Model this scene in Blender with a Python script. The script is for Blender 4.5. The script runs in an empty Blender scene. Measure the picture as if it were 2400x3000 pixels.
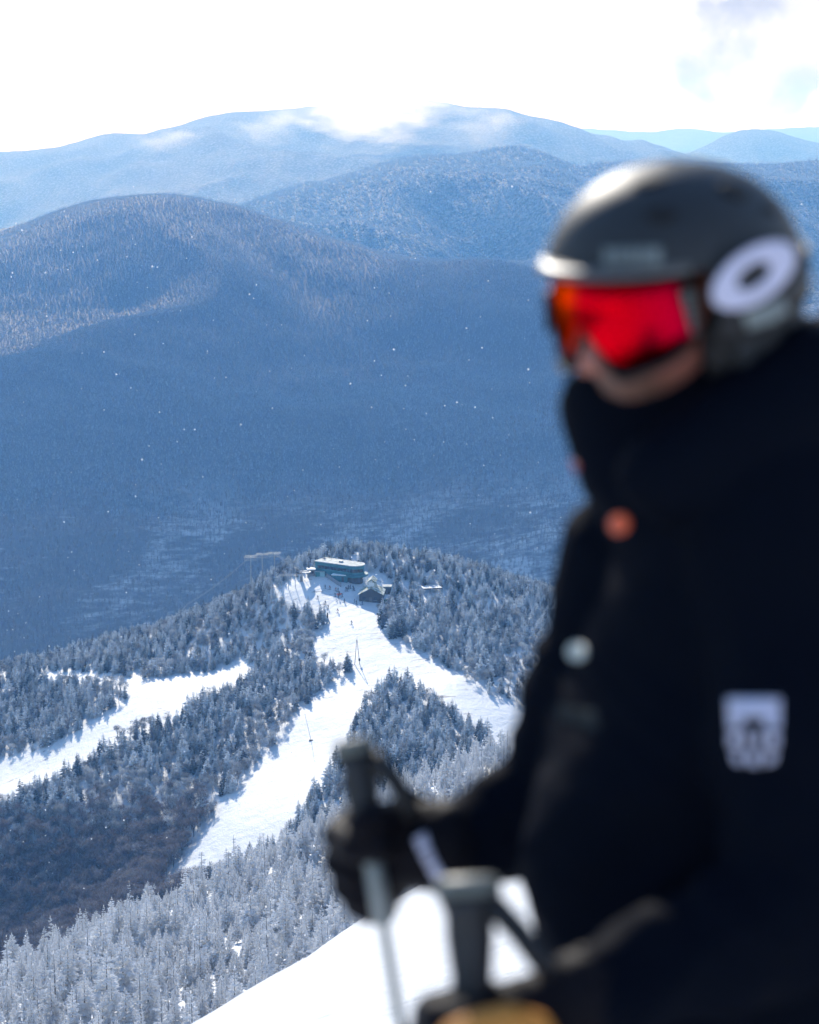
import bpy, bmesh, math, random
import numpy as np
from mathutils import Vector, Matrix, noise
RAD = math.radians
S = bpy.context.scene
COL = S.collection

# ------------------------------------------------------------------ camera
F = 4200.0                       # focal length in units of a 1725 x 2156 frame
PITCH = RAD(10.8)
CP, SP = math.cos(PITCH), math.sin(PITCH)
cam_d = bpy.data.cameras.new('camera')
cam = bpy.data.objects.new('camera', cam_d); COL.objects.link(cam)
cam_d.sensor_fit = 'VERTICAL'; cam_d.sensor_height = 36.0
cam_d.lens = F / 2156.0 * 36.0
cam_d.clip_start = 0.05; cam_d.clip_end = 120000.0
cam.location = (0, 0, 0); cam.rotation_euler = (RAD(90) - PITCH, 0, 0)
cam_d.dof.use_dof = True; cam_d.dof.focus_distance = 650.0; cam_d.dof.aperture_fstop = 3.4
S.camera = cam

# ------------------------------------------------------------------ sky, sun, exposure
SUN_EL, SUN_AZ = 28.0, -12.0      # azimuth from +Y, negative to the left
w = bpy.data.worlds.new('World'); S.world = w; w.use_nodes = True
nt = w.node_tree; N, L = nt.nodes, nt.links
for n in list(N): N.remove(n)
def wn(t, **k):
    n = N.new(t)
    for a, b in k.items(): setattr(n, a, b)
    return n
out = wn('ShaderNodeOutputWorld'); bg = wn('ShaderNodeBackground'); bg.inputs['Strength'].default_value = 0.138
sky = wn('ShaderNodeTexSky', sky_type='NISHITA', sun_disc=False, sun_elevation=RAD(SUN_EL), sun_rotation=RAD(SUN_AZ))
sky.altitude = 1300; sky.air_density = 1.25; sky.dust_density = 0.25; sky.ozone_density = 4.0
tc = wn('ShaderNodeTexCoord')
def dirv(u, v):
    c = Vector(((u - 862.5) / F, CP + SP * (1078 - v) / F, -SP + CP * (1078 - v) / F)); return c.normalized()
def math2(op, a, b, clamp=False):
    n = wn('ShaderNodeMath', operation=op, use_clamp=clamp)
    for i, x in enumerate((a, b)):
        if x is None: continue
        if isinstance(x, (int, float)): n.inputs[i].default_value = x
        else: L.new(x, n.inputs[i])
    return n.outputs[0]
def ramp(x, a, b, lo=0.0, hi=1.0):
    n = wn('ShaderNodeMapRange', interpolation_type='SMOOTHSTEP')
    L.new(x, n.inputs['Value'])
    for k, val in zip(('From Min', 'From Max', 'To Min', 'To Max'), (a, b, lo, hi)): n.inputs[k].default_value = val
    return n.outputs[0]
# cloud deck ahead: fractal noise on the sky direction, densest towards the sun's quarter and low above the ridges
mp = wn('ShaderNodeMapping'); L.new(tc.outputs['Generated'], mp.inputs['Vector']); mp.inputs['Scale'].default_value = (1, 1, 2.2)
nz = wn('ShaderNodeTexNoise'); nz.inputs['Scale'].default_value = 9.0; nz.inputs['Detail'].default_value = 7.0; nz.inputs['Roughness'].default_value = 0.55
L.new(mp.outputs[0], nz.inputs['Vector'])
sx = wn('ShaderNodeSeparateXYZ'); L.new(tc.outputs['Generated'], sx.inputs[0])
front = ramp(sx.outputs['Y'], 0.25, 0.95)
low = ramp(sx.outputs['Z'], 0.42, 0.12)
dens = math2('ADD', math2('MULTIPLY', nz.outputs['Fac'], 1.0), math2('MULTIPLY', math2('MULTIPLY', front, low), 0.45))
cfac = ramp(dens, 0.58, 0.84)
edge = ramp(sx.outputs['Z'], -0.05, -0.02, 0.6, 1.0)     # thinner right above the horizon
cfac = math2('MULTIPLY', cfac, edge)
def vdot(vec):
    n = wn('ShaderNodeVectorMath', operation='DOT_PRODUCT'); L.new(tc.outputs['Generated'], n.inputs[0]); n.inputs[1].default_value = vec; return n.outputs['Value']
nz2 = wn('ShaderNodeTexNoise'); nz2.inputs['Scale'].default_value = 22.0; nz2.inputs['Detail'].default_value = 5.0
L.new(tc.outputs['Generated'], nz2.inputs['Vector'])
nz3 = wn('ShaderNodeTexNoise'); nz3.inputs['Scale'].default_value = 19.0; nz3.inputs['Detail'].default_value = 4.0; nz3.inputs['Roughness'].default_value = 0.5
L.new(tc.outputs['Generated'], nz3.inputs['Vector'])
def blob(u, v, rad_px, amt):
    d = math2('ADD', vdot(dirv(u, v)), math2('MULTIPLY', math2('SUBTRACT', nz2.outputs['Fac'], 0.5), (rad_px / F) ** 2 * 0.75))
    return math2('MULTIPLY', ramp(d, 1 - (rad_px / F) ** 2 / 2, 1.0), amt)
gsum = math2('ADD', math2('ADD', blob(1540, 170, 190, 1.0), blob(1690, 40, 210, 0.8)), math2('ADD', blob(1470, 100, 170, 0.6), blob(1690, 190, 120, 0.4)), True)
grey = math2('MULTIPLY', gsum, ramp(nz3.outputs['Fac'], 0.20, 0.62))
cfac = math2('MAXIMUM', cfac, gsum)
cloud_col = wn('ShaderNodeMix', data_type='RGBA'); L.new(grey, cloud_col.inputs['Factor'])
cloud_col.inputs['A'].default_value = (6.9, 6.95, 7.05, 1); cloud_col.inputs['B'].default_value = (2.15, 2.16, 2.3, 1)
mixc = wn('ShaderNodeMix', data_type='RGBA'); L.new(cfac, mixc.inputs['Factor'])
boost = wn('ShaderNodeVectorMath', operation='SCALE'); L.new(cloud_col.outputs['Result'], boost.inputs[0]); L.new(ramp(sx.outputs['Z'], 0.14, 0.03, 0.75, 1.35), boost.inputs['Scale'])   # glow low under the sun
L.new(sky.outputs[0], mixc.inputs['A']); L.new(boost.outputs[0], mixc.inputs['B'])
L.new(mixc.outputs['Result'], bg.inputs['Color']); L.new(bg.outputs[0], out.inputs['Surface'])

sd = bpy.data.lights.new('sun', 'SUN'); sd.energy = 3.4; sd.angle = RAD(0.53); sd.color = (1.0, 0.965, 0.91)
so = bpy.data.objects.new('sun', sd); COL.objects.link(so)
sv = Vector((math.sin(RAD(SUN_AZ)) * math.cos(RAD(SUN_EL)), math.cos(RAD(SUN_AZ)) * math.cos(RAD(SUN_EL)), math.sin(RAD(SUN_EL))))
so.rotation_euler = sv.to_track_quat('Z', 'Y').to_euler(); so.location = (0, 0, 300)
S.view_settings.view_transform = 'Standard'; S.view_settings.look = 'None'
S.view_settings.exposure = 0.70; S.view_settings.gamma = 1.0
S.cycles.use_denoising = True
S.cycles.max_bounces = 9; S.cycles.diffuse_bounces = 6; S.cycles.glossy_bounces = 3; S.cycles.transmission_bounces = 4; S.cycles.volume_bounces = 3
S.cycles.transparent_max_bounces = 6; S.cycles.caustics_reflective = False; S.cycles.caustics_refractive = False
S.cycles.volume_step_rate = 1.0; S.cycles.volume_max_steps = 128

# ------------------------------------------------------------------ helpers
def P(u, v, d):                   # point seen at (u, v) at depth d along the camera axis
    a, b = (u - 862.5) / F * d, (1078 - v) / F * d
    return Vector((a, SP * b + CP * d, CP * b - SP * d))
def G(u, v, Y):                   # point seen at (u, v) at ground distance Y
    a, b = (u - 862.5) / F, (1078 - v) / F
    y, z = CP + SP * b, CP * b - SP
    k = Y / y; return Vector((a * k, Y, z * k))
def project(x, y, z):             # arrays -> (u, v, depth)
    d = CP * y - SP * z; up = SP * y + CP * z
    return 862.5 + F * x / d, 1078 - F * up / d, d
def tag(o, label=None, cat=None, group=None, kind=None):
    if label: o['label'] = label
    if cat: o['category'] = cat
    if group: o['group'] = group
    if kind: o['kind'] = kind
    return o
def link_mesh(name, verts, faces, mat=None, parent=None, smooth=False):
    me = bpy.data.meshes.new(name); me.from_pydata([tuple(v) for v in verts], [], faces)
    if smooth: me.polygons.foreach_set('use_smooth', [True] * len(me.polygons))
    me.update()
    return link(name, me, mat, parent)
def link(name, me, mat=None, parent=None):
    if mat is not None:
        for m in (mat if isinstance(mat, (list, tuple)) else [mat]): me.materials.append(m)
    o = bpy.data.objects.new(name, me); COL.objects.link(o)
    if parent: o.parent = parent
    return o
def empty(name, loc=(0, 0, 0), rz=0.0):
    o = bpy.data.objects.new(name, None); COL.objects.link(o); o.location = loc; o.rotation_euler = (0, 0, rz); o.empty_display_size = 0.2
    return o
def mat(name, col=(0.5, 0.5, 0.5), rough=0.8, metal=0.0, **kw):
    m = bpy.data.materials.new(name); m.use_nodes = True
    b = m.node_tree.nodes['Principled BSDF']
    b.inputs['Base Color'].default_value = (*col, 1); b.inputs['Roughness'].default_value = rough; b.inputs['Metallic'].default_value = metal
    for k, val in kw.items(): b.inputs[k.replace('_', ' ')].default_value = val
    return m
class NT:                          # small wrapper to write node graphs
    def __init__(s, m): s.m = m; s.t = m.node_tree; s.b = s.t.nodes.get('Principled BSDF'); s.out = s.t.nodes.get('Material Output')
    def n(s, t, _in=None, **k):
        x = s.t.nodes.new(t)
        for a, b in k.items(): setattr(x, a, b)
        for a, b in (_in or {}).items(): s.set(x.inputs[a], b)
        return x
    def set(s, sock, val):
        if hasattr(val, 'is_output'): s.t.links.new(val, sock)
        elif hasattr(val, 'outputs'): s.t.links.new(val.outputs[0], sock)
        else: sock.default_value = val
    def noise(s, scale, detail=4, rough=0.55, vec=None, coord='Object'):
        v = vec or s.n('ShaderNodeTexCoord').outputs[coord]
        return s.n('ShaderNodeTexNoise', {'Scale': scale, 'Detail': detail, 'Roughness': rough, 'Vector': v}).outputs['Fac']
    def ramp(s, x, a, b, lo=0.0, hi=1.0):
        return s.n('ShaderNodeMapRange', {'Value': x, 'From Min': a, 'From Max': b, 'To Min': lo, 'To Max': hi}, interpolation_type='SMOOTHSTEP').outputs[0]
    def mix(s, f, a, b):
        x = s.n('ShaderNodeMix', data_type='RGBA'); s.set(x.inputs['Factor'], f)
        for k, c in (('A', a), ('B', b)): s.set(x.inputs[k], (*c, 1) if isinstance(c, tuple) else c)
        return x.outputs['Result']
    def math(s, op, a, b=0.0, clamp=False):
        x = s.n('ShaderNodeMath', operation=op, use_clamp=clamp); s.set(x.inputs[0], a); s.set(x.inputs[1], b); return x.outputs[0]
    def bump(s, h, strength=0.5, dist=0.1):
        x = s.n('ShaderNodeBump', {'Height': h, 'Strength': strength, 'Distance': dist}); s.set(s.b.inputs['Normal'], x); return x

# value noise on arrays (deterministic, for height fields)
_rng = np.random.default_rng(7)
_perm = _rng.random((256, 256))
def vnoise(x, y):
    xi, yi = np.floor(x).astype(int), np.floor(y).astype(int)
    fx, fy = x - xi, y - yi
    fx, fy = fx * fx * (3 - 2 * fx), fy * fy * (3 - 2 * fy)
    g = lambda a, b: _perm[a % 256, b % 256]
    return (g(xi, yi) * (1 - fx) + g(xi + 1, yi) * fx) * (1 - fy) + (g(xi, yi + 1) * (1 - fx) + g(xi + 1, yi + 1) * fx) * fy
def fbm(x, y, octaves=5, gain=0.5):
    t, a, tot = 0, 1.0, 0
    for k in range(octaves):
        t = t + a * (vnoise(x * 2 ** k + 17.3 * k, y * 2 ** k + 5.1 * k) - 0.5); tot += a; a *= gain
    return t / tot * 2
class TPS:
    def __init__(s, pts, lam=1e-4):
        p = np.array(pts, float); s.sc = np.ptp(p[:, :2]) / 2; s.c = p[:, :2] / s.sc
        n = len(p); K = s.k(s.c, s.c) + lam * np.eye(n); Q = np.c_[np.ones(n), s.c]
        A = np.block([[K, Q], [Q.T, np.zeros((3, 3))]])
        s.w = np.linalg.solve(A, np.r_[p[:, 2], 0, 0, 0])
    def k(s, a, b):
        d2 = ((a[:, None] - b[None]) ** 2).sum(-1); return 0.5 * d2 * np.log(d2 + 1e-12)
    def __call__(s, x, y):
        x = np.asarray(x, float); sh = x.shape; q = np.c_[x.ravel(), np.asarray(y, float).ravel()] / s.sc
        outv = np.empty(len(q))
        for i in range(0, len(q), 20000):
            qq = q[i:i + 20000]; outv[i:i + 20000] = s.k(qq, s.c) @ s.w[:-3] + s.w[-3] + qq @ s.w[-2:]
        return outv.reshape(sh)
def grid_mesh(name, xs, ys, zf, m):
    X, Y = np.meshgrid(xs, ys); Z = zf(X, Y)
    v = np.c_[X.ravel(), Y.ravel(), Z.ravel()]
    nx, ny = len(xs), len(ys)
    i = (np.arange(ny - 1)[:, None] * nx + np.arange(nx - 1)[None]).ravel()
    f = np.c_[i, i + 1, i + nx + 1, i + nx]
    return raw_mesh(name, v, f, m)
def raw_mesh(name, v, f, m, smooth=True):
    me = bpy.data.meshes.new(name); f = np.asarray(f)
    me.vertices.add(len(v)); me.vertices.foreach_set('co', np.asarray(v, np.float32).ravel())
    k = f.shape[1]
    me.loops.add(f.size); me.loops.foreach_set('vertex_index', f.ravel().astype(np.int32))
    me.polygons.add(len(f)); me.polygons.foreach_set('loop_start', np.arange(0, f.size, k, dtype=np.int32))
    me.polygons.foreach_set('use_smooth', np.full(len(f), smooth))
    me.update(calc_edges=True); me.validate()
    return link(name, me, m)

# ------------------------------------------------------------------ materials of the setting
def snow_mat(name, rock=0.0, scale=1.0, bump=0.4, dist=0.25):
    m = mat(name, (0.62, 0.655, 0.70), 0.65); t = NT(m)
    a = t.noise(0.22 * scale, 8, 0.62); b = t.noise(1.9 * scale, 4, 0.6)
    h = t.math('ADD', a, t.math('MULTIPLY', b, 0.25))
    t.bump(h, bump, dist / scale * 2)
    if rock > 0:
        mp = t.n('ShaderNodeMapping', {'Vector': t.n('ShaderNodeTexCoord').outputs['Object'], 'Scale': (0.7, 2.0, 2.2), 'Rotation': (0, 0, 0.5)})
        r1 = t.noise(0.16 * scale, 9, 0.72, mp.outputs[0]); r2 = t.noise(0.018 * scale, 3)
        f = t.math('MULTIPLY', t.ramp(r1, 0.565, 0.64), t.ramp(r2, 0.44, 0.58))
        t.set(t.b.inputs['Base Color'], t.mix(t.math('MULTIPLY', f, rock), (0.62, 0.655, 0.70), (0.13, 0.12, 0.12)))
    return m
M_snow = snow_mat('packed_snow', 0.75, 1.0, 0.8, 0.4)
M_fresh = snow_mat('fresh_snow', 0.0, 6.0, 0.9, 0.6)

# ------------------------------------------------------------------ terrain: ridge with the ski runs
def C(*rows): return [tuple(G(*r)) for r in rows]
mid_pts = C(
    # knoll, runs
    (770, 1165, 830), (710, 1215, 805), (785, 1262, 785), (620, 1235, 800), (740, 1310, 760), (800, 1390, 720), (700, 1500, 675), (600, 1620, 635),
    (500, 1720, 605), (400, 1830, 582), (330, 1880, 575), (950, 1440, 684), (1080, 1520, 655), (1130, 1620, 612), (860, 1250, 800),
    # wood on the left
    (480, 1400, 765), (300, 1450, 745), (170, 1530, 722), (40, 1630, 700), (400, 1600, 668), (200, 1700, 645), (100, 1850, 622), (60, 1960, 600), (-150, 1800, 640), (230, 1900, 598),
    (40, 1405, 845), (300, 1345, 832), (500, 1265, 830), (620, 1192, 828), (-150, 1450, 850), (40, 1500, 775),
    # right
    (900, 1182, 832), (1000, 1245, 805), (1100, 1310, 776), (1180, 1350, 752), (1050, 1400, 712), (1300, 1420, 735), (1500, 1520, 705), (1250, 1550, 660),
    # island wood
    (850, 1440, 696), (900, 1550, 636), (1000, 1620, 598), (740, 1600, 628), (660, 1700, 590),
    # near shoulder with the rime-covered trees
    (480, 1866, 395), (330, 1932, 365), (230, 1982, 335), (40, 2072, 285), (600, 1826, 415), (750, 1752, 435), (900, 1700, 448), (1080, 1640, 455), (1300, 1610, 440),
    (40, 2125, 232), (400, 2040, 262), (600, 1940, 300), (700, 1885, 330), (-150, 2100, 280), (900, 1800, 345), (1200, 1750, 320),
)
mid_pts += [(-30, 60, -46), (-60, 150, -84), (0, 105, -62), (20, 150, -83), (60, 60, -30), (70, 150, -68), (-90, 60, -70), (-160, 180, -135), (120, 110, -38),
            (-20, 480, -205), (-70, 450, -222), (-110, 430, -232), (-130, 520, -252), (30, 510, -190), (70, 520, -182),
            (-180, 1000, -330), (0, 950, -250), (0, 1060, -330), (180, 980, -300), (260, 760, -240), (280, 600, -230), (-260, 700, -300), (-320, 500, -320), (250, 350, -150), (330, 900, -330), (-320, 950, -350)]
mid_tps = TPS(mid_pts)
def mid_h(x, y):
    return mid_tps(x, y) + fbm(np.asarray(x) / 26.0, np.asarray(y) / 26.0, 4) * 0.9
def hit(u, v, y0=180.0, y1=1000.0, f=None, n=820):
    f = f or mid_h
    ys = np.linspace(y0, y1, n); a, b = (u - 862.5) / F, (1078 - v) / F
    yy, zz = CP + SP * b, CP * b - SP
    xs, zs = a / yy * ys, zz / yy * ys
    h = f(xs, ys); i = np.nonzero(zs <= h)[0]
    i = i[0] if len(i) else n - 1
    return Vector((xs[i], ys[i], h[i]))
M = grid_mesh('snow_ridge', np.arange(-380, 380.1, 3.2), np.arange(45, 1080, 3.2), mid_h, M_snow); tag(M, kind='structure')

# foreground snow slope the skier stands on
A3, B3 = G(460, 2125, 22), G(770, 1935, 33)
def fg_h(x, y):
    x = np.asarray(x, float); y = np.asarray(y, float)
    z = -1.65 + 0.338 * x - 0.3527 * y + 0.45 * np.exp(-(x * x + (y - 1) ** 2) / 36.0)
    z = np.where(y < -4, z + 0.10 * (y + 4), z)
    lx, ly = B3.x - A3.x, B3.y - A3.y; ln = math.hypot(lx, ly)
    s = -((x - A3.x) * ly - (y - A3.y) * lx) / ln + 1.9          # distance past the crest, to the left
    s = np.maximum(s, 0); z = z - np.where(s < 8, 0.045 * s * s, 2.88 + 0.72 * (s - 8))
    q = np.maximum(y - 60, 0); z = z - np.where(q < 20, 0.004 * q * q, 1.6 + 0.16 * (q - 20))
    return z + fbm(x / 2.3, y / 2.3, 4) * 0.07 + fbm(x / 9.0 + 3, y / 9.0, 3) * 0.2
FG = grid_mesh('snow_slope', np.arange(-60, 60.1, 0.4), np.arange(-60, 120.1, 0.4), fg_h, M_fresh); tag(FG, kind='structure')
# ------------------------------------------------------------------ far mountains
M_far = mat('forested_mountain_snow', (0.3, 0.33, 0.36), 0.9); t = NT(M_far)
nb = t.noise(0.09, 4, 0.7); nc = t.noise(0.0035, 5, 0.6)
fr = t.math('ADD', t.ramp(nb, 0.42, 0.66), t.math('MULTIPLY', t.math('SUBTRACT', nc, 0.5), 0.9), True)
t.set(t.b.inputs['Base Color'], t.mix(fr, (0.035, 0.042, 0.045), (0.33, 0.35, 0.38)))
t.bump(t.noise(0.1, 3, 0.7), 1.0, 14.0)
M_floor = mat('woodland_floor_snow', (0.5, 0.5, 0.5), 0.85); t = NT(M_floor)
oc = t.n('ShaderNodeSeparateXYZ', {0: t.n('ShaderNodeTexCoord').outputs['Object']})
spur = t.math('MULTIPLY', t.ramp(oc.outputs['X'], 10, 110), t.math('MULTIPLY', t.ramp(oc.outputs['Y'], 2200, 2060), t.ramp(oc.outputs['Y'], 1780, 1900)))
mpv = t.n('ShaderNodeMapping', {'Vector': t.n('ShaderNodeTexCoord').outputs['Object'], 'Scale': (1.0, 0.35, 1.0), 'Rotation': (0, 0, 0.35)})
na = t.math('ADD', t.noise(0.0045, 5, 0.6, mpv.outputs[0]), t.math('MULTIPLY', spur, 0.13)); nd = t.noise(0.05, 5, 0.65)
yy = t.n('ShaderNodeSeparateXYZ', {0: t.n('ShaderNodeTexCoord').outputs['Object']}).outputs['Y']
sn = t.math('MULTIPLY', t.ramp(t.math('ADD', na, t.math('MULTIPLY', t.math('SUBTRACT', nd, 0.5), 0.5)), 0.49, 0.68), t.ramp(yy, 2650, 2150))
t.set(t.b.inputs['Base Color'], t.mix(sn, (0.06, 0.062, 0.07), (0.42, 0.45, 0.50)))
t.bump(nd, 0.6, 4.0)

val_pts = C((0, 500, 4300), (130, 442, 4350), (230, 420, 4300), (380, 417, 4200), (480, 442, 4100), (640, 477, 4000), (750, 522, 3900), (870, 537, 3800), (1000, 562, 3650),
            (1120, 592, 3500), (1300, 640, 3350), (1500, 690, 3250), (1750, 750, 3150), (-300, 560, 4200),
            (0, 620, 3750), (300, 580, 3750), (600, 620, 3600), (900, 680, 3350), (1200, 740, 3100), (1600, 820, 2900),
            (0, 820, 3050), (400, 800, 3050), (800, 830, 2900), (1200, 880, 2700), (1700, 930, 2600),
            (0, 1000, 2550), (400, 1000, 2550), (800, 1010, 2500), (1200, 1030, 2350), (1700, 1060, 2200),
            (0, 1200, 2080), (400, 1150, 2180), (800, 1130, 2200), (1000, 1150, 2100), (1200, 1130, 2050), (1700, 1150, 1950),
            (0, 1380, 1720), (400, 1330, 1800), (1150, 1290, 1800), (1700, 1300, 1750))
val_pts += C((640, 520, 4520), (750, 572, 4380), (870, 592, 4250), (1000, 612, 4100), (1120, 642, 3950), (1300, 690, 3800), (480, 490, 4620), (230, 470, 4820), (1500, 740, 3700))
val_pts += [(-900, 1000, -480), (0, 1000, -480), (900, 1000, -470), (-1500, 5400, -500), (0, 5200, -480), (1400, 4600, -480), (-1300, 2500, -470), (1200, 2300, -450), (-1500, 3600, -330), (1500, 3200, -330)]
val_tps = TPS(val_pts)
def val_h(x, y):
    x = np.asarray(x, float); y = np.asarray(y, float)
    k = np.clip((y - 2300) / 700, 0, 1) * np.clip((4300 - 0.22 * np.abs(x + 250) - y) / 900, 0.05, 1)
    r = 1 - 2 * np.abs(fbm((x + 0.45 * y) / 520.0, (y - 0.3 * x) / 1300.0, 4))
    return val_tps(x, y) + k * (r - 0.6) * (52 + 60 * np.clip((y - 3000) / 900, 0, 1)) + fbm(x / 160, y / 160, 4) * 9
VAL = grid_mesh('valley_and_mountainside', np.arange(-1900, 1900.1, 22), np.arange(900, 5400, 22), val_h, M_floor); tag(VAL, kind='structure')

def ridge(name, crest, W, H, back, amp, seed, m, nx=260, nt_=70, wl=700):
    us = np.array([c[0] for c in crest]); vs = np.array([c[1] for c in crest]); Ys = np.array([c[2] for c in crest])
    uu = np.linspace(us[0], us[-1], nx); vv = np.interp(uu, us, vs); YY = np.interp(uu, us, Ys)
    # soften the corners of the traced crest and roughen it a little
    ker = np.array([1, 2, 3, 2, 1]) / 9.0; vv = np.convolve(np.pad(vv, 2, 'edge'), ker, 'valid')
    vv = vv + fbm(uu / 26.0 + seed, uu * 0 + seed, 4) * 2.2
    c = np.array([G(a, b, y) for a, b, y in zip(uu, vv, YY)])
    tt = np.r_[np.linspace(-1, 0, nt_ // 4, endpoint=False), np.linspace(0, 1, nt_)]
    V = np.zeros((len(tt), nx, 3))
    for j, q in enumerate(tt):
        if q < 0: x = c[:, 0]; y = c[:, 1] - q * back; z = c[:, 2] - H * (abs(q) ** 1.3)
        else: x = c[:, 0]; y = c[:, 1] - q * W; z = c[:, 2] - H * (0.25 * q + 0.75 * q ** 1.6 if q < 1 else 1)
        a = abs(q)
        r = 1 - 2 * np.abs(fbm((x + seed * 99 + 0.4 * y) / wl, (y + seed * 31 - 0.3 * x) / (wl * 2.2), 5))
        V[j, :, 0] = x; V[j, :, 1] = y; V[j, :, 2] = z + (r - 0.6) * amp * min(1, a * 3.5)
    n = len(tt)
    i = (np.arange(n - 1)[:, None] * nx + np.arange(nx - 1)[None]).ravel()
    f = np.c_[i, i + nx, i + nx + 1, i + 1][:, ::-1]
    return tag(raw_mesh(name, V.reshape(-1, 3), f, m), kind='structure'), V
R2, V2 = ridge('middle_mountain', [(300, 520, 6000), (420, 465, 6000), (515, 430, 6000), (580, 405, 6050), (640, 387, 6100), (690, 378, 6100), (750, 361, 6150), (800, 345, 6200), (850, 331, 6200), (900, 328, 6200), (960, 325, 6250), (1010, 318, 6250), (1060, 308, 6300), (1090, 307, 6300), (1120, 312, 6300),
    (1150, 322, 6250), (1180, 335, 6200), (1220, 350, 6100), (1250, 344, 6100), (1290, 340, 6100), (1400, 336, 6100), (1500, 342, 6000), (1600, 346, 6000), (1690, 340, 6000), (1800, 335, 6000), (2050, 345, 6000)], 2600, 560, 1600, 110, 3.0, M_far, 320, 90, 520)
ridge('far_mountain', [(-300, 330, 10500), (-100, 322, 10500), (35, 318, 10500), (80, 315, 10500), (130, 310, 10500), (170, 298, 10500), (230, 281, 10500), (265, 281, 10500), (300, 284, 10500), (340, 274, 10400), (380, 264, 10400), (430, 247, 10400), (480, 237, 10300), (530, 235, 10300), (620, 228, 10300), (700, 220, 10300), (800, 205, 10300),
    (900, 210, 10200), (980, 224, 10200), (1040, 228, 10200), (1070, 231, 10200), (1120, 245, 10200), (1180, 255, 10300), (1250, 282, 10300), (1290, 287, 10300), (1310, 296, 10300), (1350, 293, 10400), (1385, 305, 10400), (1420, 318, 10500), (1470, 332, 10600), (1600, 350, 10700), (2000, 370, 10700)], 4200, 800, 3000, 170, 11.0, M_far, 300, 60, 1100)
ridge('cone_mountain', [(1300, 345, 12500), (1400, 334, 12500), (1450, 322, 12500), (1490, 306, 12500), (1530, 282, 12500), (1560, 274, 12500), (1590, 271, 12500), (1615, 273, 12500), (1650, 281, 12500), (1690, 293, 12500), (1740, 305, 12500), (1900, 330, 12500)], 2500, 700, 2500, 90, 21.0, M_far, 160, 40, 900)
ridge('distant_range', [(900, 275, 22000), (1100, 272, 22000), (1230, 270, 22000), (1300, 274, 22000), (1370, 279, 22000), (1410, 273, 22000), (1440, 270, 22000), (1480, 275, 22000), (1530, 279, 22000), (1600, 274, 22000), (1690, 267, 22000), (1900, 268, 22000)], 4000, 900, 4000, 90, 31.0, M_far, 160, 24, 1500)
# low ground under everything, out to the horizon
GL = grid_mesh('low_ground', np.linspace(-30000, 30000, 60), np.linspace(-3000, 31000, 40), lambda x, y: np.full(x.shape, -760.0) + fbm(x / 3000, y / 3000, 3) * 60, M_far); tag(GL, kind='structure')

# ------------------------------------------------------------------ haze and the cloud on the far mountain
def box_mesh(name, lo, hi, m):
    v = [(x, y, z) for x in (lo[0], hi[0]) for y in (lo[1], hi[1]) for z in (lo[2], hi[2])]
    f = [(0, 1, 3, 2), (4, 6, 7, 5), (0, 4, 5, 1), (2, 3, 7, 6), (0, 2, 6, 4), (1, 5, 7, 3)]
    return link_mesh(name, v, f, m)
M_haze = bpy.data.materials.new('haze'); M_haze.use_nodes = True
ht = M_haze.node_tree
for n in list(ht.nodes):
    if n.type != 'OUTPUT_MATERIAL': ht.nodes.remove(n)
hv = ht.nodes.new('ShaderNodeVolumePrincipled')
hv.inputs['Color'].default_value = (0.18, 0.47, 1.0, 1); hv.inputs['Absorption Color'].default_value = (1, 1, 1, 1); hv.inputs['Density'].default_value = 1.35e-4; hv.inputs['Anisotropy'].default_value = 0.25
ht.links.new(hv.outputs[0], ht.nodes['Material Output'].inputs['Volume'])
HZ = box_mesh('haze', (-31000, -3200, -850), (31000, 31500, 390), M_haze); tag(HZ, kind='stuff')
# ------------------------------------------------------------------ trees
def crown_mat(name, green, frost, lo, hi, nscale, top=0.6, glow=0.3, far=False, rand=0.35):
    m = mat(name, green, 0.85); t = NT(m)
    g = t.n('ShaderNodeNewGeometry'); z = t.n('ShaderNodeSeparateXYZ', {0: g.outputs['Normal']}).outputs['Z']
    oi = t.n('ShaderNodeObjectInfo')
    n1 = t.noise(nscale, 3, 0.6)
    f = t.math('ADD', t.math('MULTIPLY', t.math('ADD', z, 0.15), top), t.math('ADD', n1, t.math('MULTIPLY', t.math('SUBTRACT', oi.outputs['Random'], 0.5), rand)))
    if far:                       # more rime higher up the mountain
        f = t.math('ADD', f, t.ramp(t.n('ShaderNodeSeparateXYZ', {0: oi.outputs['Location']}).outputs['Z'], -330, -130, -0.05, 0.55))
    f = t.ramp(f, lo, hi)
    t.set(t.b.inputs['Base Color'], t.mix(f, green, frost))
    t.set(t.b.inputs['Specular IOR Level'], 0.2)
    if glow > 0:                  # light passing through the ice crystals
        tr = t.n('ShaderNodeBsdfTranslucent', {'Color': t.mix(f, green, frost)})
        t.set(t.out.inputs['Surface'], t.n('ShaderNodeMixShader', {0: glow, 1: t.b, 2: tr}))
    return m
M_rime = crown_mat('rime_covered_needles', (0.36, 0.37, 0.385), (0.92, 0.93, 0.945), 0.08, 0.46, 1.6, 0.5, 0.65)
M_spr = crown_mat('frosted_needles', (0.014, 0.024, 0.025), (0.80, 0.82, 0.84), 0.92, 1.50, 1.3, 0.85, 0.10, False, 0.6)
M_twig = crown_mat('frosted_twigs', (0.12, 0.115, 0.118), (0.74, 0.76, 0.78), 0.26, 0.95, 0.5, 0.35, 0.2)
M_brown = crown_mat('bare_brown_twigs', (0.15, 0.125, 0.125), (0.50, 0.50, 0.52), 0.42, 1.15, 0.5, 0.35)
M_rbark = mat('rime_streaked_bark', (0.30, 0.30, 0.31), 0.9)
M_bark = mat('tree_bark', (0.075, 0.065, 0.06), 0.9)
M_birch = mat('birch_bark', (0.30, 0.29, 0.29), 0.85)
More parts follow.
